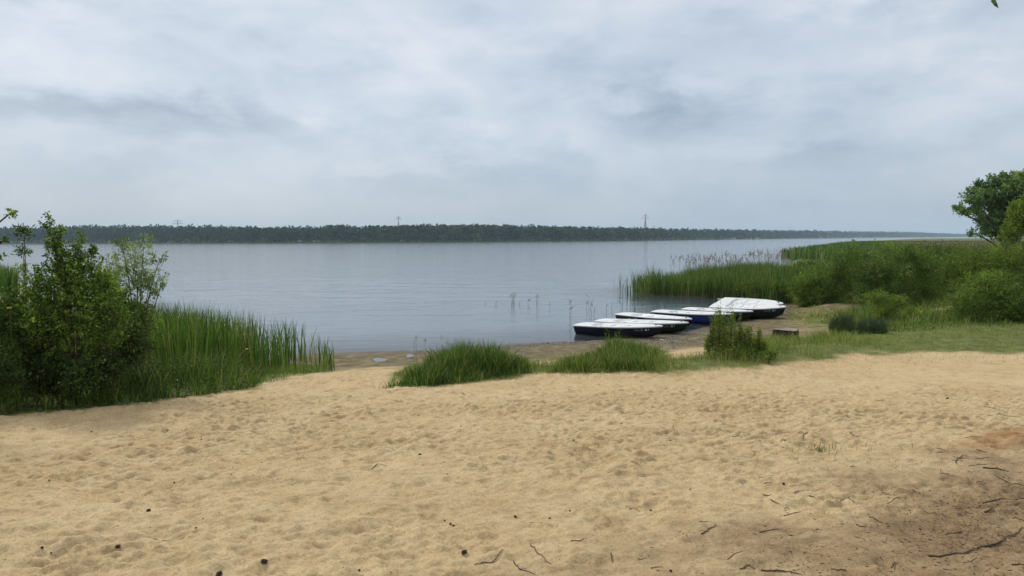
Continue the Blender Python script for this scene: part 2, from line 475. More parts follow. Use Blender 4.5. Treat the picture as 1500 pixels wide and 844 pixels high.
def ground_mat():
    m, t, n, l, b, out = nt('beach_ground')
    tc = N(n, 'ShaderNodeTexCoord'); P = tc.outputs['Object']
    z1 = N(n, 'ShaderNodeAttribute', attribute_name='zones'); z2 = N(n, 'ShaderNodeAttribute', attribute_name='zones_two')
    s1 = N(n, 'ShaderNodeSeparateColor'); l.new(z1.outputs['Color'], s1.inputs[0])
    s2 = N(n, 'ShaderNodeSeparateColor'); l.new(z2.outputs['Color'], s2.inputs[0])

    def noise(sc, det=5, rough=0.6):
        q = N(n, 'ShaderNodeTexNoise', Scale=sc, Detail=det, Roughness=rough); l.new(P, q.inputs['Vector']); return q.outputs['Fac']

    def mix(fac, a, c, blend='MIX'):
        x = N(n, 'ShaderNodeMix', data_type='RGBA', blend_type=blend)
        for sock, val in ((0, fac), (6, a), (7, c)):
            if isinstance(val, (float, int)): x.inputs[sock].default_value = val
            elif isinstance(val, tuple): x.inputs[sock].default_value = (*val, 1)
            else: l.new(val, x.inputs[sock])
        return x.outputs[2]

    def rmp(src, st):
        r = ramp(n, st); l.new(src, r.inputs['Fac']); return r.outputs['Color']

    grain = noise(420, 3, 0.7)
    sand = rmp(noise(0.55, 6), [(0.32, (0.45, 0.32, 0.175)), (0.52, (0.545, 0.42, 0.24)), (0.7, (0.605, 0.48, 0.295))])
    sand = mix(0.55, sand, rmp(noise(3.5, 6, 0.65), [(0.3, (0.38, 0.26, 0.13)), (0.52, (0.55, 0.425, 0.24)), (0.75, (0.615, 0.49, 0.305))]))
    sand = mix(rmp(grain, [(0.38, (0.22,) * 3), (0.55, (0.0,) * 3)]), sand, (0.24, 0.165, 0.095))
    for sc_, k0 in ((38, 0.80), (95, 0.74)):
        sand = mix(1.0, sand, rmp(noise(sc_, 3, 0.6), [(0.30, (k0, k0 * .97, k0 * .92)), (0.52, (1.0,) * 3), (0.75, (1.07, 1.07, 1.08))]), 'MULTIPLY')
    # crumbs of bark and needles
    v = N(n, 'ShaderNodeTexVoronoi', Scale=26.0, Randomness=1.0); l.new(P, v.inputs['Vector'])
    crumbs = rmp(v.outputs['Distance'], [(0.05, (1, 1, 1)), (0.12, (0, 0, 0))])
    cm = N(n, 'ShaderNodeMath', operation='MULTIPLY'); l.new(crumbs, cm.inputs[0]); l.new(rmp(noise(2.2, 4), [(0.44, (0, 0, 0)), (0.62, (0.9,) * 3)]), cm.inputs[1])
    sand = mix(cm.outputs[0], sand, (0.07, 0.045, 0.028))
    soilc = rmp(noise(5, 7, 0.7), [(0.3, (0.10, 0.063, 0.034)), (0.5, (0.24, 0.155, 0.08)), (0.72, (0.38, 0.26, 0.145))])
    soilc = mix(rmp(noise(60, 4, 0.7), [(0.45, (0, 0, 0)), (0.62, (0.8,) * 3)]), soilc, (0.045, 0.032, 0.024))
    orange = rmp(noise(7, 5), [(0.3, (0.26, 0.145, 0.065)), (0.7, (0.42, 0.26, 0.13))])
    c = mix(s1.outputs[2], sand, soilc)
    c = mix(s2.outputs[0], c, orange)
    mudc = rmp(noise(2.4, 6, 0.65), [(0.3, (0.065, 0.062, 0.026)), (0.48, (0.14, 0.115, 0.062)), (0.68, (0.26, 0.20, 0.12))])
    c = mix(s1.outputs[1], c, mudc)
    wetc = rmp(noise(6, 6, 0.65), [(0.35, (0.045, 0.038, 0.026)), (0.65, (0.12, 0.10, 0.07))])
    c = mix(s2.outputs[1], c, wetc)
    grc = rmp(noise(3.2, 6, 0.65), [(0.3, (0.06, 0.07, 0.019)), (0.55, (0.13, 0.15, 0.042)), (0.75, (0.21, 0.20, 0.075))])
    c = mix(s1.outputs[0], c, grc)
    l.new(c, b.inputs['Base Color'])
    b.inputs['Roughness'].default_value = 0.95; b.inputs['Specular IOR Level'].default_value = 0.15
    rr = N(n, 'ShaderNodeMapRange'); l.new(s2.outputs[1], rr.inputs['Value']); rr.inputs['To Min'].default_value = 0.95; rr.inputs['To Max'].default_value = 0.4
    l.new(rr.outputs[0], b.inputs['Roughness'])
    b1 = N(n, 'ShaderNodeBump', Strength=0.75, Distance=0.03); l.new(noise(14, 6, 0.65), b1.inputs['Height'])
    b2 = N(n, 'ShaderNodeBump', Strength=0.6, Distance=0.005); l.new(noise(160, 4, 0.7), b2.inputs['Height']); l.new(b1.outputs[0], b2.inputs['Normal'])
    l.new(b2.outputs[0], b.inputs['Normal'])
    return m


gm.materials.append(ground_mat())
go = obj('ground', gm); tag(go, 'trampled pale sand beach running down to a muddy shore and grass', 'ground', kind='structure')

# ------------------------------------------------------------------ water
xw = axis(-14, 18, 0.25, -9500, 9500, 1.12); yw = axis(18, 55, 0.3, -9, 11500, 1.10)
# axis() caps its step, so lengthen the far rows
xw = np.unique(np.concatenate([[-9500, -6000, -4000, -2500, -1500], xw[(xw > -900) & (xw < 1000)], [1500, 2500, 4000, 6000, 9500]]))
yw = np.unique(np.concatenate([yw[(yw > 12) & (yw < 1400)], [1700, 2500, 4000, 6000, 8500, 11500]]))
Xw, Yw, Zw, Fw = grid(xw, yw, lambda a, b: np.zeros_like(a))
dep = -ground(Xw.ravel(), Yw.ravel())
wm = mesh_np('lake_water', np.column_stack([Xw.ravel(), Yw.ravel(), Zw.ravel()]), Fw, [], dep, True)


def water_mat():
    m, t, n, l, b, out = nt('lake_water')
    tc = N(n, 'ShaderNodeTexCoord')
    mp = N(n, 'ShaderNodeMapping'); mp.inputs['Scale'].default_value = (0.55, 1.6, 1); l.new(tc.outputs['Object'], mp.inputs['Vector'])
    n1 = N(n, 'ShaderNodeTexNoise', Scale=2.2, Detail=4, Roughness=0.55); l.new(mp.outputs[0], n1.inputs['Vector'])
    n2 = N(n, 'ShaderNodeTexNoise', Scale=0.35, Detail=3, Roughness=0.5); l.new(mp.outputs[0], n2.inputs['Vector'])
    n3 = N(n, 'ShaderNodeTexNoise', Scale=0.03, Detail=4, Roughness=0.6); l.new(mp.outputs[0], n3.inputs['Vector'])
    st = N(n, 'ShaderNodeMapRange'); l.new(n3.outputs['Fac'], st.inputs['Value'])
    st.inputs['From Min'].default_value = 0.35; st.inputs['From Max'].default_value = 0.7; st.inputs['To Min'].default_value = 0.15; st.inputs['To Max'].default_value = 0.34
    b1 = N(n, 'ShaderNodeBump', Distance=0.05); l.new(n1.outputs['Fac'], b1.inputs['Height']); l.new(st.outputs[0], b1.inputs['Strength'])
    b2 = N(n, 'ShaderNodeBump', Distance=0.30, Strength=0.22); l.new(n2.outputs['Fac'], b2.inputs['Height']); l.new(b1.outputs[0], b2.inputs['Normal'])
    b.inputs['Base Color'].default_value = (0.085, 0.115, 0.145, 1)
    b.inputs['Roughness'].default_value = 0.10
    b.inputs['IOR'].default_value = 1.333
    l.new(b2.outputs[0], b.inputs['Normal'])
    a = N(n, 'ShaderNodeAttribute', attribute_name='var')
    al = N(n, 'ShaderNodeMapRange'); l.new(a.outputs['Fac'], al.inputs['Value'])
    al.inputs['From Min'].default_value = 0.0; al.inputs['From Max'].default_value = 0.45; al.inputs['To Min'].default_value = 0.25; al.inputs['To Max'].default_value = 1.0
    # the lake bed shows through the shallows under the reflecting surface
    tr = N(n, 'ShaderNodeBsdfTransparent'); tr.inputs[0].default_value = (0.9, 0.92, 0.85, 1)
    gl = N(n, 'ShaderNodeBsdfGlossy', Roughness=0.06); l.new(b2.outputs[0], gl.inputs['Normal'])
    fr = N(n, 'ShaderNodeFresnel', IOR=1.333); l.new(b2.outputs[0], fr.inputs['Normal'])
    sh = N(n, 'ShaderNodeMixShader'); l.new(fr.outputs[0], sh.inputs[0]); l.new(tr.outputs[0], sh.inputs[1]); l.new(gl.outputs[0], sh.inputs[2])
    mx = N(n, 'ShaderNodeMixShader'); l.new(al.outputs[0], mx.inputs[0]); l.new(sh.outputs[0], mx.inputs[1]); l.new(b.outputs[0], mx.inputs[2])
    l.new(mx.outputs[0], out.inputs['Surface'])
    return m


wm.materials.append(water_mat())
tag(obj('lake_water', wm), 'calm grey blue lake with fine ripples', 'lake', kind='structure')

# puddles on the muddy shore
for px, py, rx, ry in ((556, 528, 0.22, 0.20), (601, 522, 0.16, 0.16)):
    p = G(px, py); th = np.linspace(0, 2 * PI, 28, endpoint=False)
    rr = 1 + 0.22 * np.sin(2 * th + px) + 0.16 * np.sin(3 * th + 1) + 0.08 * np.sin(7 * th)
    q = np.column_stack([p[0] + rx * rr * np.cos(th), p[1] + ry * rr * np.sin(th) * 1.6, np.full(28, p[2] + 0.016)])
    pm = mesh_np('puddle', q, np.arange(28)[None], [noise_mat('puddle_water', (0.06, 0.06, 0.05), (0.09, 0.085, 0.07), 3, 0.05, 0, 0.6)])
    tag(obj('puddle', pm), 'shallow puddle on the brown muddy shore', 'puddle', kind='structure')

# ------------------------------------------------------------------ far bank and forest
FB = [(-1400, 357.5, 1500), (-400, 357.8, 1250), (0, 357.3, 1170), (100, 356.7, 1150), (250, 356.8, 1050), (480, 356, 900), (620, 355, 930), (750, 354.2, 970), (900, 353.3, 1060), (1000, 352.0, 1350),
      (1100, 350.4, 1800), (1200, 349.2, 2500), (1300, 348, 3400), (1440, 346.9, 4600), (1700, 346.0, 5600), (2300, 344, 6500)]
fx = np.array([a[0] for a in FB], float); fd = np.array([a[2] for a in FB], float)


def far_xy(px, back=0.0):
    d = np.interp(px, fx, fd) + back
    return (np.asarray(px) - 750) / 1000 * d, d


pxs = np.linspace(-1400, 2300, 260)
prof = [(-12, -0.8), (0, 0.1), (6, 0.9), (30, 2.0), (120, 3.0), (500, 5.0), (2600, 6.0)]
V = []
for b_, z_ in prof:
    x_, y_ = far_xy(pxs, b_ + (4 * fbm(pxs * 0.05, pxs * 0, 3, 3) if b_ < 40 else 0))
    V.append(np.column_stack([x_, y_, np.full(len(pxs), z_)]))
V = np.concatenate(V); m_ = len(pxs); i = np.arange(len(prof) - 1)[:, None] * m_ + np.arange(m_ - 1)[None]
Ff = np.stack([i, i + 1, i + m_ + 1, i + m_], -1).reshape(-1, 4)
fbm_ = mesh_np('far_shore', V, Ff, [noise_mat('far_meadow', (0.06, 0.085, 0.03), (0.16, 0.19, 0.08), 0.02, 0.9, 0)], None, True)
tag(obj('far_shore', fbm_), 'low green bank on the far side of the lake', 'shore', kind='structure')

TOPS = [(-1400, 331), (0, 332), (60, 333), (100, 330.5), (250, 330), (330, 331), (400, 333), (470, 333), (485, 329.5), (505, 329), (520, 332), (560, 330.5), (600, 329), (680, 328.3), (760, 330), (850, 332),
        (950, 334), (1050, 336), (1150, 337.5), (1250, 338.5), (1330, 339.5), (1400, 342.5), (1440, 344), (1700, 344), (2300, 342)]
tx = np.array([a[0] for a in TOPS]); ty = np.array([a[1] for a in TOPS])


def yh(px): return 350 - (np.asarray(px) - 750) * 0.00524


def tree_cloud(mb, px, back, hgt, wid, n, kind):
    """one far crown: leaf masses spread on an uneven rounded or conical body"""
    x, y = far_xy(px, back)
    z0 = float(np.interp(back, [0, 6, 30, 120, 500], [0.1, 0.9, 2, 3, 5]))
    u = rng.normal(size=(n, 3)); u /= np.linalg.norm(u, axis=1)[:, None]
    rr = rng.uniform(0.55, 1.0, n)[:, None]
    P = u * rr
    hz = hgt * (0.5 + 0.5 * P[:, 2]) * (0.93) + 0.07 * hgt
    w = wid * 0.5 * (1.0 if kind == 0 else 1) * np.ones(n)
    if kind == 1: w = wid * 0.5 * (1.15 - 0.8 * (hz / hgt))
    bump = 1 + 0.25 * np.sin(u[:, 0] * 5 + px * 1.0) * np.sin(u[:, 2] * 6 + back)
    C = np.column_stack([x + P[:, 0] * w * bump, y + P[:, 1] * w * bump, z0 + hz])
    s = wid * rng.uniform(0.13, 0.25, n)
    D_ = u + rng.normal(size=(n, 3)) * 0.7
    base = rng.uniform(0, 0.75)
    mb.leaves(C, D_, s, s * 0.9, np.clip(base + rng.uniform(-0.12, 0.25, n), 0, 1), 0.1)


fm = MB()
for row, (bk, dens) in enumerate(((12, 1.0), (30, 1.0), (55, 0.9), (95, 0.8), (150, 0.7), (230, 0.6))):
    px = -250.0
    while px < 1460:
        d = float(np.interp(px, fx, fd)) + bk
        topz = CAMZ + (yh(px) - np.interp(px, tx, ty)) * d / 1000
        wid = rng.uniform(9, 17) * (1 + 0.25 * (d > 1600))
        frac = [0.80, 0.92, 0.97, 1.0, 1.0, 1.0][row] * rng.uniform(0.88, 1.02)
        h = max(5, (topz - 2.5) * frac)
        kind = 1 if rng.random() < (0.06 if px < 720 else 0.16) else 0
        n = 170 if d < 1300 else (110 if d < 2500 else 80)
        tree_cloud(fm, px + rng.normal() * 1.0, bk + rng.uniform(-8, 8), h, wid * (0.8 if kind else 1.1), n, kind)
        px += wid * 0.62 / d * 1000 / dens
fmat = leaf_mat('forest_leaf', (0.0119, 0.0238, 0.0089), (0.047, 0.0815, 0.0251), (0.0784, 0.1202, 0.0366), 0.1, 0.8)
tag(fm.build('forest', fmat), 'dark wooded belt along the far side of the lake', 'forest', kind='stuff')
# paler scrub at the foot of the wood
sm = MB()
for q in range(420):
    px = rng.uniform(-150, 1250)
    if 515 < px < 720 and rng.random() < 0.5: pass
    elif rng.random() < 0.45: continue
    h = rng.uniform(2.5, 8.5)
    tree_cloud(sm, px, rng.uniform(-2, 8), h, h * rng.uniform(1.0, 2.0), 34, 0)
for q in range(60):
    px = rng.uniform(520, 720); h = rng.uniform(6, 12)
    tree_cloud(sm, px, rng.uniform(2, 9), h, h * 1.0, 50, 0)
smat = leaf_mat('scrub_leaf', (0.03, 0.05, 0.015), (0.10, 0.14, 0.035), (0.15, 0.19, 0.06), 0.1, 0.8)
tag(sm.build('scrub', smat), 'paler bushes along the far waterline below the wood', 'scrub', kind='stuff')
# reed fringe at the far waterline
rm = MB(); k = 9000; px = rng.uniform(-200, 1250, k); x, y = far_xy(px, rng.uniform(-6, 3, k))
rm.blades(np.column_stack([x, y, np.zeros(k)]), rng.uniform(1.2, 2.4, k), 0.9, 0.2, rng.uniform(0, 1, k), 2)
tag(rm.build('reeds', MAT['reed']), 'thin strip of reeds along the far waterline', 'reeds', kind='stuff')


# pylons
def pylon(px, top_py, d, name_label, H_base, arms, slim=1.0, wires=True):
    x = (px - 750) / 1000 * d
    top = CAMZ + (float(yh(px)) - top_py) * d / 1000
    r = empty('power_pylon', (x, d, H_base), name_label, 'pylon', 'pylons carrying the power line beyond the wood', rz=0.35)
    H = top - H_base
    b = MB(); w0, w1 = 7.0 * slim, 1.3 * slim
    def cor(f, sx, sy):
        w = w0 + (w1 - w0) * min(1, f / 0.75) if f < 0.75 else w1 * (1.25 - f)
        return np.array([sx * w / 2, sy * w / 2, f * H])
    fr = [0, .14, .28, .42, .55, .66, .76, .86, .95]
    for sx in (-1, 1):
        for sy in (-1, 1):
            for f0, f1 in zip(fr[:-1], fr[1:]): b.bar(cor(f0, sx, sy), cor(f1, sx, sy), 0.6)
    for f0, f1 in zip(fr[:-1], fr[1:]):
        for s1, s2, s3, s4 in ((-1, -1, 1, -1), (1, -1, 1, 1), (1, 1, -1, 1), (-1, 1, -1, -1)):
            b.bar(cor(f0, s1, s2), cor(f1, s3, s4), 0.32); b.bar(cor(f0, s3, s4), cor(f1, s1, s2), 0.32)
    b.bar((0, 0, .95 * H), (0, 0, H), 0.4)
    b.build('lattice_tower', MAT['steel'], r)
    for f, hw in arms:
        c = MB()
        for s in (-1, 1):
            c.bar((s * 0.4, 0.4, f * H), (s * hw, 0, f * H), 0.5); c.bar((s * 0.4, -0.4, f * H), (s * hw, 0, f * H), 0.5)
            c.bar((s * 0.4, 0, f * H + 2.0), (s * hw, 0, f * H), 0.30)
        arm = c.build('cross_arm', MAT['steel'], r)
        for s in (-1, 1):
            ins = MB(); zz = np.linspace(0, 1, 11)
            ins.tube(np.column_stack([np.full(11, s * hw), np.zeros(11), f * H - 0.2 - 2.2 * zz]), 0.16 + 0.08 * (np.arange(11) % 2), 6)
            ins.build('insulator', MAT['steel'], arm)
    return r


pylon(945, 313, 1500, 'grey lattice pylon with two arms above the middle of the far wood', 4, ((0.80, 8.5), (0.90, 6.0)))
pylon(585, 316, 1450, 'slender pale pylon above the highest part of the far wood', 4, ((0.86, 5.5), (0.93, 4)), 0.6)
p3 = pylon(263, 321.5, 1450, 'broad pylon head with wide arms just above the far treetops', 4, ((0.80, 10), (0.92, 7.5)), 0.9)


# cabins on the far shore
def cabin(px, w, h, label, dd=5):
    x, y = far_xy(px, dd)
    r = empty('lakeside_cabin', (float(x), float(y), 0.8), label, 'cabin', 'small white cabins on the far shore', rz=rng.uniform(-0.3, 0.3))
    b = MB(); b.box((0, 0, h / 2), (w, 4, h)); b.build('wall', MAT['wall_w'], r)
    ro = MB(); e = 0.4
    Vr = np.array([(-w / 2 - e, -2 - e, h + .02), (w / 2 + e, -2 - e, h + .02), (w / 2 + e, 2 + e, h + .02), (-w / 2 - e, 2 + e, h + .02), (-w / 2 - e, 0, h + 1.1), (w / 2 + e, 0, h + 1.1)])
    ro.add(Vr, [np.array([[0, 1, 5, 4], [2, 3, 4, 5], [0, 3, 2, 1]]), np.array([[0, 4, 3], [1, 2, 5]])]); ro.build('roof', MAT['roof_r'], r)
    dr = MB(); dr.box((w * 0.2, -2.03, 0.95), (0.9, 0.06, 1.9)); dr.build('door', MAT['roof_r'], r)
    wi = MB(); wi.box((-w * 0.2, -2.03, 1.3), (1.1, 0.06, 0.9)); wi.build('window', MAT['steel'], r)


cabin(441, 6, 2.0, 'tiny white cabin at the far waterline below the lower part of the wood')
cabin(465, 9, 1.7, 'long low white cabin on the far shore just before the tall round tree clump')
cabin(590, 5, 2.3, 'small white cabin on the far shore under the slender pale pylon')
cabin(703, 5, 2.3, 'tiny white cabin on the far shore below the middle of the wooded hill')
cabin(1072, 16, 2.2, 'long white cabin on the far shore past the lattice pylon where the wood turns blue')
cabin(1105, 20, 2.2, 'longest white cabin on the hazy far shore, last one towards the open lake')


# ------------------------------------------------------------------ boats
def boat(stern, bow, hullmat, label, D_=0.55, B=0.66, zs=-0.05, zb=None, heel=0.0, marks='strip'):
    stern = np.array(stern, float); bow = np.array(bow, float)
    L = float(np.linalg.norm(bow - stern)); rz = math.atan2(bow[1] - stern[1], bow[0] - stern[0])
    if zb is None: zb = max(gz1(*bow), gz1(*(bow * 0.8 + stern * 0.2))) - 0.02
    r = empty('rowing_boat', (stern[0], stern[1], zs), label, 'rowing boat', 'rowing boats drawn up at the shore')
    pitch = -math.atan2(zb - zs, L)
    r.rotation_euler = Euler((heel, pitch, rz), 'XYZ')
    ns, nu = 45, 11
    t = np.linspace(0, 1, ns)

    def half(t): return B * np.where(t < 0.45, 0.82 + 0.18 * np.sin(np.clip(t / 0.45, 0, 1) * PI / 2), np.clip(1 - ((np.clip(t, 0.45, 1) - 0.45) / 0.55) ** 2.5, 0.0, 1) ** 0.85 * 0.985 + 0.015)
    def sheer(t): return D_ * (1.0 + 0.05 * (1 - t) ** 2 + 0.18 * np.clip(t - 0.35, 0, 1) ** 2)
    def keel(t): return 0.42 * D_ * np.clip((t - 0.72) / 0.28, 0, 1) ** 2.2
    def surf(t, inset=0.0, floor=None):
        u = np.linspace(0, 1, nu)
        hb = np.maximum(half(t) - inset, 0.004); zs_ = sheer(t); zk = keel(t) + inset
        y = hb[:, None] * np.cos(u * PI / 2)[None] ** 0.55
        z = zs_[:, None] + (zk - zs_)[:, None] * np.sin(u * PI / 2)[None] ** 0.9
        if floor is not None: z = np.maximum(z, floor)
        x = (t * L)[:, None] - (0.20 * t[:, None] ** 8 + 0.04 * (t[:, None] > 2)) * (1 - (z - 0) / (D_ * 1.1)) + 0.06 * (1 - t[:, None]) ** 8 * (1 - z / D_)
        return x, y, z
    def shell(x, y, z, flip=False):
        b = MB(); nn = x.shape[0]
        V1 = np.stack([x, y, z], -1).reshape(-1, 3); V2 = np.stack([x, -y, z], -1)[:, ::-1][:, 1:].reshape(-1, 3)
        full = np.concatenate([np.stack([x, y, z], -1), np.stack([x, -y, z], -1)[:, ::-1][:, 1:]], 1)
        k = full.shape[1]; i = np.arange(nn - 1)[:, None] * k + np.arange(k - 1)[None]
        Fq = np.stack([i, i + 1, i + k + 1, i + k], -1).reshape(-1, 4)
        b.add(full.reshape(-1, 3), [Fq, np.arange(k)[None]])      # with the transom
        return b
    hull = shell(*surf(t)).build('hull', hullmat, r, smooth=False)
    # white moulded deck, slightly crowned, with a shallow well between the seats
    dk = MB(); nv = 13; v = np.linspace(-1, 1, nv); hb_ = np.maximum(half(t) - 0.03, 0.004)
    well = sstep(0.20, 0.23, t)[:, None] * sstep(0.68, 0.65, t)[:, None] * sstep(0.80, 0.66, np.abs(v))[None]
    zd = sheer(t)[:, None] + 0.025 + 0.035 * (1 - v ** 2)[None] * (hb_ / B)[:, None] - 0.085 * well
    Vd = np.stack([np.repeat((t * L)[:, None], nv, 1), hb_[:, None] * v[None], zd], -1).reshape(-1, 3)
    i = np.arange(ns - 1)[:, None] * nv + np.arange(nv - 1)[None]
    dk.add(Vd, np.stack([i, i + nv, i + nv + 1, i + 1], -1).reshape(-1, 4)); dk.build('deck', MAT['white'], r)
    # gunwale: a white rounded rail round the sheer
    g = MB(); hb = half(t); zz = sheer(t)
    side = np.column_stack([t * L, hb, zz]); loop = np.concatenate([side, (side * [1, -1, 1])[::-1]])
    g.tube(loop, 0.032, 8); g.tube([loop[0], loop[-1]], 0.032, 8)
    # flat rail top
    for s in (1, -1):
        o = np.column_stack([t * L, s * (hb + 0.015), zz + 0.022]); inn = np.column_stack([t * L, s * np.maximum(hb - 0.10, 0.0), zz + 0.022])
        lo = np.column_stack([t * L, s * np.maximum(hb - 0.10, 0.0), zz - 0.02])
        VV = np.concatenate([o, inn, lo]); i = np.arange(ns - 1)
        g.add(VV, np.concatenate([np.stack([i, i + 1, i + 1 + ns, i + ns], 1), np.stack([i + ns, i + ns + 1, i + 2 * ns + 1, i + 2 * ns], 1)]))
    g.build('gunwale', MAT['white'], r, smooth=True)
    rb = MB()
    for s in (1, -1): rb.tube(np.column_stack([t * L, s * (hb + 0.006), zz - 0.055]), 0.016, 6)
    rb.build('rubbing_strake', MAT['navy'], r)
    for tt, w in ((0.36, 0.26), (0.54, 0.24)):
        b = MB(); hw = float(half(np.array([tt]))[0]) * 0.70
        b.box((tt * L, 0, float(sheer(np.array([tt]))[0]) - 0.02), (w, hw * 2, 0.035)); b.build('thwart', MAT['white'], r)
    for tt in (0.29, 0.36):
        for s in (1, -1):
            b = MB(); hw = float(half(np.array([tt]))[0]); z_ = float(sheer(np.array([tt]))[0])
            b.box((tt * L, s * (hw - 0.03), z_ + 0.03), (0.08, 0.05, 0.03))
            th = np.linspace(PI, 2 * PI, 9)
            b.tube(np.column_stack([tt * L + 0.04 * np.cos(th), np.full(9, s * (hw - 0.03)), z_ + 0.075 + 0.035 * np.sin(th)]), 0.006, 5)
            b.build('rowlock', MAT['white'], r)
    b = MB(); b.tube([(L * .93, 0, float(sheer(np.array([.93]))[0]) + .03), (L * .93, 0, float(sheer(np.array([.93]))[0]) + .09)], 0.03, 8)
    b.tube([(L * .90, 0, float(sheer(np.array([.93]))[0]) + .09), (L * .96, 0, float(sheer(np.array([.93]))[0]) + .09)], 0.015, 6); b.build('mooring_cleat', MAT['steel'], r)
    # bow number on the camera side: worn small characters and two clear figures
    def on_hull(tt, zf):
        tq = np.array([tt]); x, y, z = surf(tq)
        zt = float(sheer(tq)[0]) - zf; u = np.interp(-zt, -z[0], np.arange(nu)); k = int(min(u, nu - 2)); f = u - k
        return np.array([x[0, k] * (1 - f) + x[0, k + 1] * f, -(y[0, k] * (1 - f) + y[0, k + 1] * f) - 0.006, zt])
    def stroke(bb, t0, z0, t1, z1, w):
        a_, c_ = on_hull(t0, z0), on_hull(t1, z1); bb.tube([a_, c_], w, 4)
    if marks:
        q = 0.755
        for k in range(5):
            lm = MB()
            stroke(lm, q, 0.085, q, 0.125, 0.006); stroke(lm, q, 0.085 if k % 2 else 0.125, q + 0.010, 0.085 if k % 2 else 0.125, 0.006)
            if k % 3 == 0: stroke(lm, q + 0.010, 0.085, q + 0.010, 0.125, 0.006)
            q += 0.018
            lm.build('letter', MAT['letter'], hull)
        q += 0.012
        for fig in (((0, .07, .016, .07), (0, .07, 0, .13), (0, .13, .016, .13), (.016, .10, .016, .13), (0, .10, .016, .10)), ((.032, .07, .032, .13), (.026, .082, .032, .07))):
            nm = MB()
            for (a0, z0, a1, z1) in fig: stroke(nm, q + a0, z0, q + a1, z1, 0.008)
            nm.build('figure', MAT['letter_w'], hull)
    return r


boat((2.76, 27.5), (5.65, 25.45), MAT['navy'], 'navy boat lowest on the shore just behind the finer grass clump, stern in the water', D_=0.44, zs=-0.13, B=0.62)
boat((3.75, 28.9), (6.95, 26.75), MAT['dgreen'], 'blackish green boat just behind the navy one, white on top', D_=0.43, zs=-0.13, B=0.60)
boat((5.1, 31.4), (7.5, 28.35), MAT['navy'], 'narrow dark boat lying askew behind the blackish green one', D_=0.42, zs=-0.12, B=0.56)
boat((6.8, 31.9), (9.6, 29.45), MAT['blue'], 'bright blue hulled boat, the only blue one, partly behind the leafy shrub', D_=0.46, zs=-0.10, B=0.60)
boat((8.5, 33.1), (10.95, 30.9), MAT['dgreen'], 'white topped boat tucked between the blue one and the wide pair', D_=0.43, zs=-0.08, B=0.58)
boat((9.9, 33.4), (12.75, 31.6), MAT['dgreen'], 'dark green boat of the wide white pair, bow up on the mud', D_=0.52, zs=-0.03, B=0.72, heel=R(5))
boat((10.8, 35.1), (13.25, 33.2), MAT['dgreen'], 'rearmost white boat of the pair, tucked close to the reeds', D_=0.54, zs=0.02, B=0.74, heel=R(8), marks=None)
# grey planks stacked behind the boats
r = empty('plank_bench', (11.6, 36.6, gz1(11.6, 36.6)), 'weathered grey plank bench behind the rearmost white boat', 'bench', rz=-0.1)
b = MB(); b.box((0, 0, 0.70), (1.0, 0.35, 0.06)); b.build('seat', MAT['grey_plank'], r)
for s in (-1, 1):
    b = MB(); b.box((s * 0.4, 0, 0.335), (0.09, 0.3, 0.67)); b.build('leg', MAT['grey_plank'], r)
r_ = MB(); pts = [(12.72, 31.58, 0.40), (12.95, 31.45, 0.22), (13.1, 31.4, gz1(13.1, 31.4) + .015), (13.5, 31.5, gz1(13.5, 31.5) + .015), (13.8, 31.3, gz1(13.8, 31.3) + .015)]
r_.tube(pts, 0.014, 6); tag(r_.build('mooring_rope', MAT['rope']), 'thin rope trailing from the dark green bow onto the mud', 'rope')


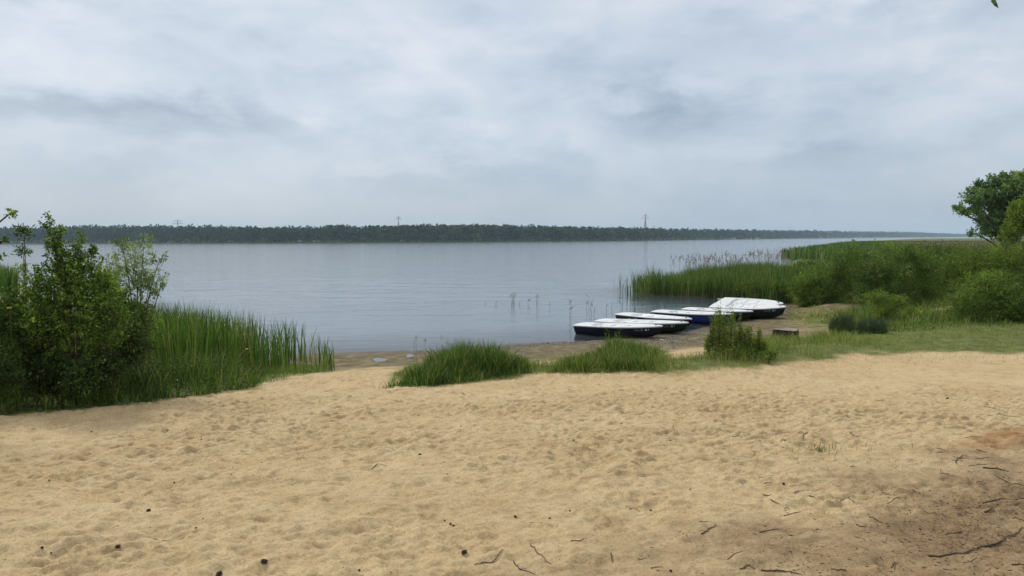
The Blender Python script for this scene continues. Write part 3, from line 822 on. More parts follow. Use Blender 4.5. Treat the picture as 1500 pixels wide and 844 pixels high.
# ------------------------------------------------------------------ plants
def plant(name, base, clumps, label, cat, mat, nsh, lps, ll, lw, group=None, bark='bark', trunk_r=0.02, up=0.6, spread=0.05, tmin=0.3, trunk_bend=0.1, stem_frac=0.12, mask=0.0, parts=('trunk', 'crown'), fork=0.35, twig_r=0.004):
    """clumps: (centre world, rx, ry, rz, weight); a limb reaches each clump and shoots spread the leaves through it"""
    base = np.array(base, float)
    r = empty(name, base, label, cat, group)
    tb, lb = MB(), MB()
    W = np.array([c[4] if len(c) > 4 else c[1] * c[3] for c in clumps]); W = W / W.sum()
    cen = np.array([c[0] for c in clumps]) - base
    for c, w, ce in zip(clumps, W, cen):
        n = max(4, int(nsh * w)); rad = np.array([c[1], c[2], c[3]])
        # limb
        root = np.array([rng.normal() * trunk_r, rng.normal() * trunk_r, 0]) if fork == 0 else np.zeros(3)
        low = ce - np.array([0, 0, rad[2] * 0.55])
        if low[2] < 0.05: low[2] = 0.05
        ctrl = np.array([low[0] * fork, low[1] * fork, low[2] * 0.65]) + rng.normal(size=3) * trunk_bend * 0.3
        tt = np.linspace(0, 1, 9); limb = bez(root[None], ctrl[None], low[None], tt)
        tb.tube(limb, trunk_r * (0.35 + 0.65 * math.sqrt(w)) * (1 - 0.75 * tt) + twig_r, 6)
        # shoots
        e = rng.normal(size=(n, 3)); e[:, 2] += up; e /= np.linalg.norm(e, axis=1)[:, None]
        end = ce + e * rad * rng.uniform(0.55, 1.08, n)[:, None]
        st = low + rng.normal(size=(n, 3)) * rad * 0.18
        end[:, 2] = np.maximum(end[:, 2], 0.04)
        ct = (st + end) / 2 + np.array([0, 0, 1]) * (rad[2] * 0.2) * rng.uniform(0, 1, n)[:, None] + rng.normal(size=(n, 3)) * rad * 0.12
        ns_ = max(2, int(n * stem_frac))
        for q in range(ns_):
            t5 = np.linspace(0, 1, 5); tb.tube(bez(st[q][None], ct[q][None], end[q][None], t5), twig_r * (1.4 - t5), 3, caps=False)
        t = rng.uniform(tmin, 1.0, (n, lps)) ** 0.8
        Pm = bez(st[:, None], ct[:, None], end[:, None], t) + rng.normal(size=(n, lps, 3)) * spread * (1.25 - t)[..., None]
        tn = (2 * (1 - t))[..., None] * (ct - st)[:, None] + (2 * t)[..., None] * (end - ct)[:, None]
        tn /= np.linalg.norm(tn, axis=-1)[..., None] + 1e-9
        Dr = tn * 0.8 + rng.normal(size=(n, lps, 3)) * 0.75; Dr[..., 2] -= 0.15
        Pm = Pm.reshape(-1, 3); Dr = Dr.reshape(-1, 3)
        var = np.clip(0.42 + 0.13 * rng.normal() + np.repeat(rng.normal(size=n) * 0.17, lps) + rng.normal(size=n * lps) * 0.20, 0, 1)
        if mask > 0:
            keep = fbm(Pm[:, 0] * 3.1 + Pm[:, 1] * 1.7, Pm[:, 2] * 3.3, 9, 2) > -mask
            Pm, Dr, var = Pm[keep], Dr[keep], var[keep]
        k = len(Pm); L_ = ll * rng.uniform(0.6, 1.25, k)
        lb.leaves(Pm, Dr, L_, L_ * lw, var)
    tb.build(parts[0], MAT[bark], r, smooth=True)
    lb.build(parts[1], MAT[mat], r)
    return r


def CL(px, py, y, rpx, rpz, ry=None, w=None):
    c = at(px, py, y); rx = rpx * y / 1000; rz = rpz * y / 1000
    t = (c, rx, ry if ry else rx, rz)
    return t + ((w,) if w else (rx * rz,))


def gb(px, y, off=0.0):
    x = (px - 750) / 1000 * y
    return np.array([x, y, gz1(x, y) - off])


# --- left bank
plant('birch_sapling', gb(103, 10.9), [
    CL(118, 430, 10.9, 58, 62, 0.55), CL(75, 470, 10.7, 50, 55, 0.5), CL(150, 420, 11.1, 28, 34, 0.3), CL(100, 390, 10.9, 36, 38, 0.35), CL(150, 480, 10.8, 48, 50, 0.45),
    CL(82, 360, 10.9, 15, 28, 0.16), CL(72, 330, 10.9, 9, 20, 0.10, 0.012), CL(87, 343, 10.9, 7, 13, 0.1, 0.008), CL(118, 355, 11, 9, 22, 0.12, 0.015), CL(139, 375, 11, 10, 18, 0.12, 0.015), CL(60, 420, 10.8, 22, 35, 0.3)],
      'dark bushy birch sapling with a spiky top and brown stem beside the reeds', 'tree', 'birch', 720, 27, 0.046, 0.72, trunk_r=0.045, up=0.55, spread=0.05, fork=0.05)
plant('willow_sapling', gb(196, 12.6), [
    CL(200, 392, 12.6, 38, 42, 0.4), CL(180, 358, 12.6, 16, 16, 0.2), CL(232, 378, 12.6, 13, 14, 0.2), CL(215, 420, 12.6, 26, 26, 0.3), CL(236, 410, 12.5, 13, 16, 0.2), CL(168, 400, 12.7, 22, 40, 0.3), CL(210, 355, 12.7, 14, 14, 0.2)],
      'pale airy willow sapling whose thin leaves stand out against the lake', 'tree', 'willow', 170, 18, 0.07, 0.30, bark='bark_grey', trunk_r=0.02, up=0.3, spread=0.05, fork=0.2, stem_frac=0.5)
plant('slender_sapling', gb(34, 12.4), [CL(35, 340, 12.4, 14, 14, 0.15), CL(34, 368, 12.4, 13, 10, 0.15), CL(33, 400, 12.4, 10, 25, 0.12)],
      'thin lone sapling with leaf tufts standing above the far reed bed', 'tree', 'shrub', 42, 14, 0.075, 0.3, trunk_r=0.012, up=0.4, spread=0.04, fork=0.9)
plant('alder_tree', gb(-150, 9.6), [CL(-90, 330, 9.6, 60, 60, 0.6), CL(-120, 420, 9.6, 80, 80, 0.7), CL(-10, 322, 9.4, 26, 13, 0.2, 0.012), CL(12, 312, 9.4, 14, 5, 0.12, 0.004), CL(2, 352, 9.5, 14, 6, 0.1, 0.004), CL(-2, 375, 9.5, 12, 8, 0.1, 0.006), CL(-160, 270, 9.8, 70, 60, 0.6)],
      'tree whose leafy branch tips reach in beside the thin lone sapling', 'tree', 'birch', 240, 18, 0.045, 0.7, trunk_r=0.07, up=0.2, spread=0.04, fork=0.1)
for k, (px, y, cl, mat, lab, ns_) in enumerate([
    (20, 11.2, [CL(20, 460, 11.2, 48, 48, 0.5), CL(50, 500, 10.8, 40, 40, 0.4)], 'birch', 'dense dark bush under the slender sapling with leaves to the ground', 260),
    (-50, 10.4, [CL(-40, 470, 10.4, 70, 70, 0.6), CL(5, 540, 10.1, 40, 45, 0.4), CL(-60, 400, 10.6, 50, 50, 0.5)], 'dark_leaf', 'very dark bush reaching into the beach scene beside the sand edge', 330),
    (150, 11.0, [CL(150, 530, 11.0, 45, 48, 0.45), CL(190, 500, 11.4, 40, 45, 0.4)], 'dark_leaf', 'dark bush between the birch stem and the reeds', 260),
    (190, 12.6, [CL(195, 465, 12.6, 38, 38, 0.4), CL(170, 440, 12.8, 30, 32, 0.4)], 'shrub', 'mid green bush under the pale willow sapling', 200),
    (75, 10.9, [CL(70, 545, 10.7, 46, 40, 0.4), CL(120, 555, 10.6, 30, 30, 0.3)], 'dark_leaf', 'shaded low bush around the foot of the birch stem', 230)]):
    plant('leafy_bush', gb(px, y), cl, lab, 'bush', mat, int(ns_ * 1.35), 22, 0.052, 0.62, trunk_r=0.018, up=0.35, spread=0.06, fork=0.3, tmin=0.15, parts=('stems', 'foliage'), group='bushes on the overgrown bank')
plant('fern_like_herb', G(54, 592), [(G(54, 592) + np.array([-0.1, 0, 0.26]), 0.26, 0.15, 0.14), (G(54, 592) + np.array([0.12, 0.0, 0.30]), 0.18, 0.12, 0.1)], 'bright green leafy herb at the sand edge in front of the dark bushes', 'plant', 'shrub_y', 26, 12, 0.06, 0.5, trunk_r=0.008, up=0.2, spread=0.03, fork=0.3, parts=('stems', 'foliage'))


def stuff_blades(name, q, H, W, lean, mat, label, cat='grass', seg=3, sink=0.03, droop=1.6, vlo=0, vhi=1):
    P = onground(q); P[:, 2] -= sink
    mb = MB(); n = len(P)
    mb.blades(P, H, W, lean, np.clip(vlo + (vhi - vlo) * (0.45 + rng.normal(size=n) * 0.28 + 0.3 * fbm(q[:, 0] * 1.1, q[:, 1] * 1.1, 33, 2)), 0, 1) + (rng.random(n) < 0.05), seg, droop=droop)
    return tag(mb.build(name, MAT[mat]), label, cat, kind='stuff')


def pxof(q):
    return 750 + 1000 * q[:, 0] / q[:, 1]


# left reed belt, thinning along the shore
BELT = np.array([(-11.2, 11.5), (-8.9, 12.6), (-6.6, 14.4), (-6.1, 16.0), (-5.4, 16.9), (-4.55, 17.3), (-4.9, 19.0), (-6.3, 21.0), (-8.5, 23.5), (-11.5, 26.0), (-15.5, 27.0), (-14, 17)], float)
q = pts_in(BELT, 150); px = pxof(q)
keep = rng.random(len(q)) < np.interp(px, [200, 280, 330, 370, 420, 480], [1, 0.95, 0.62, 0.30, 0.24, 0.28]) * np.clip(0.75 + 2.6 * fbm(q[:, 0] * 1.7, q[:, 1] * 1.1, 61, 2) * (px > 290), 0.03, 1.6)
q = q[keep]; px = pxof(q)
H = np.interp(px, [180, 250, 330, 400, 440, 480], [1.90, 1.85, 1.72, 1.56, 1.38, 0.95]) * rng.uniform(0.45, 1.08, len(q)) ** 0.8
stuff_blades('reeds', q, H, rng.uniform(0.016, 0.034, len(q)), rng.uniform(0.02, 0.24, len(q)), 'reed', 'green reed belt growing from the bank into the shallow water', 'reeds', 4, 0.05, 2.2)
# undergrowth of tall grass and nettles at the sand edge
UG = GP([(-250, 640), (0, 609), (200, 591), (300, 579), (378, 568), (400, 545), (300, 520), (200, 540), (0, 545), (-250, 560)])
q = pts_in(UG, 620); q = q[rng.random(len(q)) < np.clip(0.65 + 1.6 * fbm(q[:, 0] * 2, q[:, 1] * 2, 66, 3), 0.1, 1)]
stuff_blades('undergrowth', q, rng.uniform(0.10, 0.72, len(q)) * np.clip(0.35 + 1.2 * (poly_sd(q[:, 0], q[:, 1], UG)), 0.3, 1.25), rng.uniform(0.007, 0.018, len(q)), rng.uniform(0.1, 0.7, len(q)), 'grass', 'tall tangled grass at the foot of the bushes along the sand', 'grass', 3, vlo=-0.15, vhi=0.8)
# low leafy herbs through it
hb = MB(); q = pts_in(UG, 420); P = onground(q); P[:, 2] += rng.uniform(0.02, 0.5, len(q)) * np.clip(poly_sd(q[:, 0], q[:, 1], UG) * 1.2, 0.12, 1)
hb.leaves(P, rng.normal(size=(len(P), 3)) * [1, 1, 0.5], rng.uniform(0.03, 0.08, len(P)), rng.uniform(0.015, 0.04, len(P)), np.clip(rng.normal(0.4, 0.22, len(P)), 0, 1))
tag(hb.build('weeds', MAT['dark_leaf']), 'low broad leaved weeds under the bushes along the sand', 'weeds', kind='stuff')
# far-left reed bed
FL = np.array([(-34, 47), (-41, 56), (-58, 74), (-75, 80), (-75, 50), (-40, 42)], float)
q = pts_in(FL, 22); P = onground(q)
stuff_blades('reeds', q, rng.uniform(1.5, 2.15, len(q)), rng.uniform(0.05, 0.11, len(q)), rng.uniform(0.02, 0.2, len(q)), 'reed', 'level bright reed bed at the water behind the left hand bushes'.replace('left hand ', 'birch and '), 'reeds', 3)
q = pts_in(GP([(375, 572), (392, 562), (425, 553), (486, 545), (484, 536), (400, 540), (370, 556)]), 160)
stuff_blades('grass', q, rng.uniform(0.05, 0.35, len(q)), rng.uniform(0.006, 0.014, len(q)), rng.uniform(0.2, 0.9, len(q)), 'grass', 'thin grass and straw between the sparser reeds and the sand', 'grass', 2)
# yellow flag flowers
for pxf, pyf in ((255, 540), (264, 545), (14, 452), (362, 512)):
    d = 13.2 if pxf > 100 else 10.3
    c = at(pxf, pyf, d); gzf = gz1(c[0], c[1])
    r = empty('yellow_flower', (c[0], c[1], gzf), {255: 'yellow flower on a tall stem in the reeds, higher of the close pair', 264: 'yellow flower low in the reeds, lower of the close pair', 14: 'pale yellow flower in the dark bush near the photo edge', 362: 'single yellow flower among the sparser reeds'}[pxf], 'flower', 'yellow flowers in the bank growth')
    b = MB(); b.tube([(0, 0, 0), (0.01, 0, (c[2] - gzf) * .5), (0, 0, c[2] - gzf)], 0.004, 4); b.build('stem', MAT['grass'], r)
    b = MB(); n = 7; th = np.linspace(0, 2 * PI, n, endpoint=False)
    b.leaves(np.tile([[0, 0, c[2] - gzf]], (n, 1)), np.column_stack([np.cos(th), np.sin(th), np.full(n, 0.5)]), 0.045, 0.028, np.full(n, 0.5)); b.build('petals', MAT['flower'], r)


# --- middle: grass clumps between beach and mud
def clump(name, poly_px, dens, hfun, wid, mat, label, group=None, lean=(0.1, 0.7), seg=4, cat='grass clump'):
    Pg = GP(poly_px); q = pts_in(Pg, dens); c = q.mean(0); base = np.array([c[0], c[1], gz1(c[0], c[1])])
    P = onground(q) - base; P[:, 2] -= 0.03
    sd = poly_sd(q[:, 0], q[:, 1], Pg)
    mb = MB(); n = len(q)
    ed = np.clip(0.60 + sd * 2.2, 0.6, 1)
    clus = np.clip(0.85 + 1.3 * fbm(q[:, 0] * 3.2, q[:, 1] * 3.2, 88, 2), 0.4, 1.3)
    mb.blades(P, hfun(pxof(q)) * rng.uniform(0.55, 1.1, n) * ed * clus * np.where(np.abs(fbm(q[:, 0] * 1.5 + 3, q[:, 1] * 1.1, 23, 2)) < 0.05, 0.6, 1.0), rng.uniform(0.6, 1.3, n) * wid, rng.uniform(*lean, n), np.clip(0.42 + rng.normal(size=n) * 0.30, 0, 1) + (rng.random(n) < 0.05), seg)
    lo_, hi_ = Pg.min(0) - .5, Pg.max(0) + .5
    qo = rng.uniform(lo_, hi_, (int((hi_ - lo_).prod() * 260), 2)); so_ = poly_sd(qo[:, 0], qo[:, 1], Pg)
    qo = qo[(so_ < 0) & (rng.random(len(qo)) < np.exp(so_ / 0.13) * np.clip(0.5 + 2.5 * fbm(qo[:, 0] * 2.5, qo[:, 1] * 2.5, 14, 2), 0, 1))]
    if cat == 'grass clump' and len(qo):
        Po = onground(qo) - base; k_ = len(qo)
        mb.blades(Po, rng.uniform(0.06, 0.34, k_), rng.uniform(0.6, 1.1, k_) * wid * 0.8, rng.uniform(0.2, 0.9, k_), np.clip(0.5 + rng.normal(size=k_) * 0.3, 0, 1) + (rng.random(k_) < .12), 3)
    o = mb.build(name, MAT[mat], None, loc=base)
    return tag(o, label, cat, group)


clump('grass_clump', [(562, 570), (640, 565), (700, 558), (752, 549), (780, 546), (770, 536), (700, 535), (640, 540), (600, 555)], 1100, lambda px: np.interp(px, [560, 600, 640, 690, 730, 780], [0.20, 0.32, 0.56, 0.66, 0.60, 0.42]), 0.017, 'reed',
      'large dark green grass clump with long bending blades standing alone on the sand edge', 'grass clumps along the sand edge')
clump('grass_clump', [(800, 547), (880, 546), (965, 543), (968, 525), (900, 518), (840, 530)], 1000, lambda px: np.interp(px, [790, 850, 900, 930, 970], [0.22, 0.36, 0.56, 0.46, 0.32]), 0.014, 'grass',
      'finer bright green grass clump below the navy boat', 'grass clumps along the sand edge')
for k, (px_, tall) in enumerate(((898, 0.85), (655, 0.9), (612, 0.85))):
    p = G(px_, 530 if k == 0 else 548)
    mb = MB(); n = 10 if k == 0 else 4; P = rng.normal(size=(n, 3)) * [0.13, 0.1, 0]
    mb.blades(P, rng.uniform(0.7, 1.05, n) * tall, 0.012, rng.uniform(0.03, 0.2, n), rng.uniform(0.2, 0.7, n), 4)
    P2 = P + np.column_stack([np.zeros(n), np.zeros(n), rng.uniform(0.62, 0.9, n) * tall])
    mb.leaves(np.repeat(P2, 5, 0) + rng.normal(size=(5 * n, 3)) * [.01, .01, .05], np.tile([[0.2, 0, 1]], (5 * n, 1)) + rng.normal(size=(5 * n, 3)) * .3, 0.06, 0.012, np.full(5 * n, .7))
    tag(mb.build('tall_grass_stems', MAT['grass'], loc=p), ['tall seeding stems rising from the finer grass clump in front of the navy boat', 'few tall stems rising from the middle of the large grass clump', 'few tall stems rising from the low end of the large grass clump'][k], 'grass stems', 'tall stems above the grass clumps')

plant('leafy_shrub', gb(1078, 16.6), [
    CL(1060, 510, 16.6, 24, 16, 0.4, .04), CL(1096, 512, 16.6, 20, 14, 0.4, .03), CL(1080, 514, 16.4, 36, 14, 0.45, .04)] + [
    CL(x_, (t_ - 16 + 526) / 2, 16.6 + rng.uniform(-.15, .15), 6, (526 - t_ + 16) / 2, 0.11, .034) for x_, t_ in ((1037, 503), (1044, 474), (1049, 462), (1054, 449), (1060, 470), (1064, 480), (1071, 458), (1078, 484), (1084, 476), (1091, 492), (1097, 482), (1106, 502), (1112, 494), (1119, 512))],
      'green shrub with upright shoots in front of the white boats', 'shrub', 'shrub_y', 520, 22, 0.06, 0.30, trunk_r=0.012, up=0.7, spread=0.035, fork=0.8, tmin=0.02, stem_frac=0.3, parts=('stems', 'foliage'))
plant('small_bramble', G(1126, 532), [(G(1126, 532) + np.array([0, 0, 0.18]), 0.25, 0.2, 0.16)], 'small weedy bramble with withered leaves at the sand edge below the stump', 'shrub', 'shrub_y', 40, 12, 0.05, 0.6, trunk_r=0.008, up=0.4, parts=('stems', 'foliage'))

# stump
sp = G(1151, 498) + np.array([0, 0, 0.06]); r = empty('tree_stump', sp, 'old dark tree stump with a pale cut top beside the sandy path', 'stump')
n = 40; th = np.linspace(0, 2 * PI, n, endpoint=False); prof_ = [(0.47, -0.05), (0.42, 0.05), (0.40, 0.16), (0.395, 0.27), (0.38, 0.29)]
V = []
for k, (rr, zz) in enumerate(prof_):
    w = 1 + 0.05 * np.sin(3 * th + 1) + 0.05 * np.sin(5 * th) + 0.035 * np.sin(11 * th + 2) + (0.10 * np.maximum(0, np.sin(4 * th)) if k == 0 else 0)
    V.append(np.column_stack([rr * w * np.cos(th), rr * w * np.sin(th) * 0.9, zz + 0.02 * np.sin(2 * th) * (k > 2)]))
V = np.concatenate(V); i = np.arange(4)[:, None] * n; j = np.arange(n)[None]
Fq = np.stack([i + j, i + (j + 1) % n, i + n + (j + 1) % n, i + n + j], -1).reshape(-1, 4)
mb = MB(); mb.add(V, Fq)
for q in range(16):    # splinters of bark
    a_ = rng.uniform(0, 2 * PI); mb.box((0.40 * math.cos(a_), 0.37 * math.sin(a_), 0.2), (0.02, 0.05, rng.uniform(0.08, 0.17)), a_)
mb.build('bark', MAT['stump'], r)
tm = MB(); tm.add(np.concatenate([V[-n:] * [0.99, 0.99, 1] + [0, 0, 0.004], [[0, 0, 0.26]]]), np.array([[k, (k + 1) % n, n] for k in range(n)])); tm.build('cut_face', MAT['stump_top'], r)

clump('sedge_tussock', [(1216, 491), (1250, 491), (1250, 481), (1218, 481)], 1500, lambda px: 0.62 + 0 * px, 0.014, 'sedge', 'dark round sedge tussock next to the sandy path, taller of the two', 'sedge tussocks on the lawn edge', (0.05, 0.55), cat='sedge tussock')
clump('sedge_tussock', [(1256, 491), (1298, 490), (1296, 482), (1258, 482)], 1400, lambda px: 0.52 + 0 * px, 0.014, 'sedge', 'dark spreading sedge tussock further from the sandy path', 'sedge tussocks on the lawn edge', (0.1, 0.8), cat='sedge tussock')

# lawn and meadow
q = pts_in(GRASS_FRONT, 620, cap=150000); q = q[rng.random(len(q)) < np.clip(0.7 + 1.4 * fbm(q[:, 0] * 0.9, q[:, 1] * 0.9, 31, 3), 0.1, 1)]
q = q[np.hypot(q[:, 0] - sp[0], (q[:, 1] - sp[1] + 0.7) * 0.7) > 0.62]
pxq = pxof(q); fr_ = poly_sd(q[:, 0], q[:, 1], GRASS_FRONT)
rough = np.interp(pxq, [560, 1000, 1130, 1200, 1280, 1320], [0.9, 1.0, 1.15, 1.2, 0.45, 0.28]) * np.clip(0.55 + 0.9 * fr_, 0.4, 1.2)
stuff_blades('grass', q, rng.uniform(0.08, 0.36, len(q)) * rough, rng.uniform(0.004, 0.012, len(q)), rng.uniform(0.1, 0.9, len(q)), 'lawn', 'uneven grass strip between the sand and the boats', 'grass', 2)
# sparse blades creeping over the sand edge
q = pts_in(GP([(560, 580), (760, 556), (1000, 556), (1260, 532), (1600, 530), (1600, 510), (1260, 512), (1000, 538), (700, 548)]), 60)
stuff_blades('grass', q, rng.uniform(0.03, 0.14, len(q)), rng.uniform(0.004, 0.01, len(q)), rng.uniform(0.2, 0.9, len(q)), 'lawn', 'sparse short grass creeping from the strip onto the sand', 'grass', 2)
MD2 = np.concatenate([GP([(1190, 470), (1235, 487), (1300, 489), (1500, 480), (1750, 478)]), np.array([(45, 32), (45, 48), (20, 52), (14.5, 46), (16.2, 40), (15.6, 36)])])
q = pts_in(MD2, 110, cap=120000); pt = np.exp(-(((q[:, 0] - 16.5) / 1.5) ** 2 + ((q[:, 1] - 34.3) / 1.1) ** 2)) + np.exp(-(((q[:, 0] - 19.5) / 1.6) ** 2 + ((q[:, 1] - 29.5) / 0.9) ** 2))
q = q[(rng.random(len(q)) > pt * 1.2)]
fr_ = poly_sd(q[:, 0], q[:, 1], MD2)
stuff_blades('grass', q, rng.uniform(0.15, 0.65, len(q)) * np.clip(0.3 + 0.5 * fr_, 0.25, 1.2) * np.clip(0.8 + 1.2 * fbm(q[:, 0] * 0.6, q[:, 1] * 0.6, 51, 3), 0.35, 1.5), rng.uniform(0.012, 0.026, len(q)), rng.uniform(0.1, 0.7, len(q)), 'grass', 'tall meadow grass rising towards the willow scrub', 'grass', 3)
# low yellowish herbs on the mud by the boats
q = pts_in(GP([(1150, 470), (1180, 476), (1300, 470), (1300, 455), (1200, 450), (1155, 455)]), 70)
stuff_blades('grass', q, rng.uniform(0.05, 0.28, len(q)), rng.uniform(0.012, 0.03, len(q)), rng.uniform(0.2, 0.9, len(q)), 'lawn', 'yellowish flattened grass on the mud beside the bows', 'grass', 2, vlo=0.3, vhi=1.3)
q = pts_in(GP([(985, 512), (1150, 480), (1160, 466), (1040, 480), (960, 500)]), 55)
stuff_blades('grass', q, rng.uniform(0.02, 0.08, len(q)), rng.uniform(0.012, 0.025, len(q)), rng.uniform(0.2, 0.9, len(q)), 'lawn', 'thin mossy grass on the wet mud in front of the boats', 'grass', 2)

# reeds on the point behind the boats
RP = np.array([(8.6, 48.8), (8.7, 45.6), (11.6, 43.6), (14.1, 41.2), (14.8, 38.5), (17.5, 39), (20, 46), (22, 60), (16, 57), (12, 52)], float)
q = pts_in(RP, 120); q = q[rng.random(len(q)) < np.clip(0.85 + 1.0 * fbm(q[:, 0] * .8, q[:, 1] * .8, 71, 2), 0.2, 1)]
stuff_blades('reeds', q, rng.uniform(1.1, 2.0, len(q)) * np.clip(0.9 + 0.5 * fbm(q[:, 0] * .5, q[:, 1] * .5, 72, 2), 0.6, 1.2), rng.uniform(0.02, 0.045, len(q)), rng.uniform(0.05, 0.35, len(q)), 'reed', 'bright green reed bed on the point behind the boats', 'reeds', 4, 0.05, 2.0)
q = pts_in(RP, 26); mb = MB(); P = onground(q); n = len(P)
mb.blades(P, rng.uniform(0.3, 0.9, n), 0.02, rng.uniform(0, .4, n), rng.uniform(0, 1, n), 2)
tag(mb.build('dry_stalks', MAT['reed_dry']), 'dead straw stalks at the foot of the point reed bed', 'reeds', kind='stuff')
q = np.column_stack([8.35 + rng.normal(size=70) * .55, rng.uniform(44.5, 49.5, 70)])
stuff_blades('reeds', q, rng.uniform(0.6, 1.7, 70), rng.uniform(0.02, 0.04, 70), rng.uniform(0.05, 0.3, 70), 'reed', 'loose outlying reeds at the water end of the point reed bed', 'reeds', 4)
# dry seed plumes standing over the point
PL = np.array([(11.5, 50), (13.5, 49.5), (20, 50.5), (24, 58), (16, 58)], float)
q = pts_in(PL, 3.2); P = onground(q); n = len(P); H = rng.uniform(1.9, 2.75, n); mb = MB()
mb.blades(P, H, 0.014, rng.uniform(0, .12, n), rng.uniform(0, 1, n), 3)
T = P + np.column_stack([rng.normal(size=n) * .05, np.zeros(n), H * 0.86]); k = 9
mb.leaves(np.repeat(T, k, 0) + rng.normal(size=(n * k, 3)) * [.025, .025, .11], np.tile([[0.3, 0, 1]], (n * k, 1)) + rng.normal(size=(n * k, 3)) * .35, 0.16, 0.03, rng.uniform(0, 1, n * k))
tag(mb.build('dry_reeds', MAT['reed_dry']), 'brown seed plumes of last year standing over the point reed bed', 'reeds', kind='stuff')
# far right-hand reed bed beyond the scrub
RF = np.array([(54.5, 139), (50, 121), (44, 92), (62, 78), (110, 110), (190, 250), (150, 300), (80, 184)], float)
q = pts_in(RF, 7, cap=90000)
stuff_blades('reeds', q, rng.uniform(1.2, 2.1, len(q)), rng.uniform(0.12, 0.3, len(q)), rng.uniform(0.03, 0.3, len(q)), 'reed', 'wide level reed marsh beyond the willow scrub', 'reeds', 3)
RD = np.array([(74, 118), (98, 118), (125, 165), (92, 165)], float)
q = pts_in(RD, 5)
stuff_blades('dry_reeds', q, rng.uniform(1.9, 2.5, len(q)), rng.uniform(0.15, 0.3, len(q)), rng.uniform(0.03, 0.3, len(q)), 'reed_dry', 'straw coloured patch of old reeds in the marsh', 'reeds', 3)

# sparse reed stems standing in the lake
STEMS = [(711, 445, 6), (717, 443, 5), (727, 447, 6), (748, 448, 13), (752, 446, 16), (761, 447, 9), (775, 446, 8), (787, 448, 19), (806, 452, 10), (835, 468, 28), (838, 467, 24), (862, 464, 32), (868, 462, 22), (887, 459, 19),
         (899, 461, 18), (909, 456, 22), (925, 460, 26), (929, 457, 19), (939, 459, 12), (909, 418, 14), (913, 419, 10), (963, 452, 16), (975, 453, 12)]
desc = ['short', 'stubby', 'low', 'leafy', 'thick leafy', 'small', 'thin', 'tall lone', 'short straight', 'bent broad leaved', 'forked', 'tall slender', 'branched', 'faint thin', 'straight', 'upright', 'tall drooping', 'leaning', 'stunted', 'upright outlying', 'small outlying', 'slim', 'half hidden']
where = ['at the outer end of the row in open water', 'second from the outer end of the row in open water', 'third from the outer end of the row in open water', 'in the thick bunch in open water', 'tallest of the thick bunch in open water', 'just past the thick bunch', 'in open water between the thick bunch and the lone stem',
         'with a dark head in open water', 'in open water before the navy stern', 'beside the navy stern', 'close to the navy stern', 'behind the navy boat', 'behind the middle of the navy boat', 'behind the blackish green boat', 'by the stern of the askew boat', 'above the stern of the askew boat', 'above the askew boat',
         'over the middle of the askew boat', 'over the bow end of the askew boat', 'off the tip of the point reed bed', 'close beside the tip of the point reed bed', 'in the dark water behind the blue boat', 'in the dark water close to the blue boat']
for (px, py, hp), dsc, wh in zip(STEMS, desc, where):
    d = ray(px, py); p = CAM + d * (CAMZ / -d[2]); h = max(0.25, hp * p[1] / 1000)
    mb = MB(); n = 5 if 'thick' in dsc or 'broad' in dsc else int(rng.integers(1, 4))
    P = rng.normal(size=(n, 3)) * [0.06, 0.06, 0]; P[:, 2] = -0.15
    mb.blades(P, (h + .15) * rng.uniform(0.75, 1.0, n), 0.022, rng.uniform(0.02, 0.22, n), rng.uniform(0, .5, n), 4)
    k = 2 * n + 1; zz = rng.uniform(0.45, 0.95, k) * h
    mb.leaves(np.column_stack([rng.normal(size=k) * .03, rng.normal(size=k) * .03, zz]), np.column_stack([rng.normal(size=k), rng.normal(size=k) * .6, np.full(k, 1.0)]), 0.26 * min(1, h / .6), 0.024, rng.uniform(0, .5, k))
    tag(mb.build('reed_stem', MAT['reed'], loc=p), f'{dsc} reed stem {wh}', 'reed', 'sparse reed stems standing in the lake')

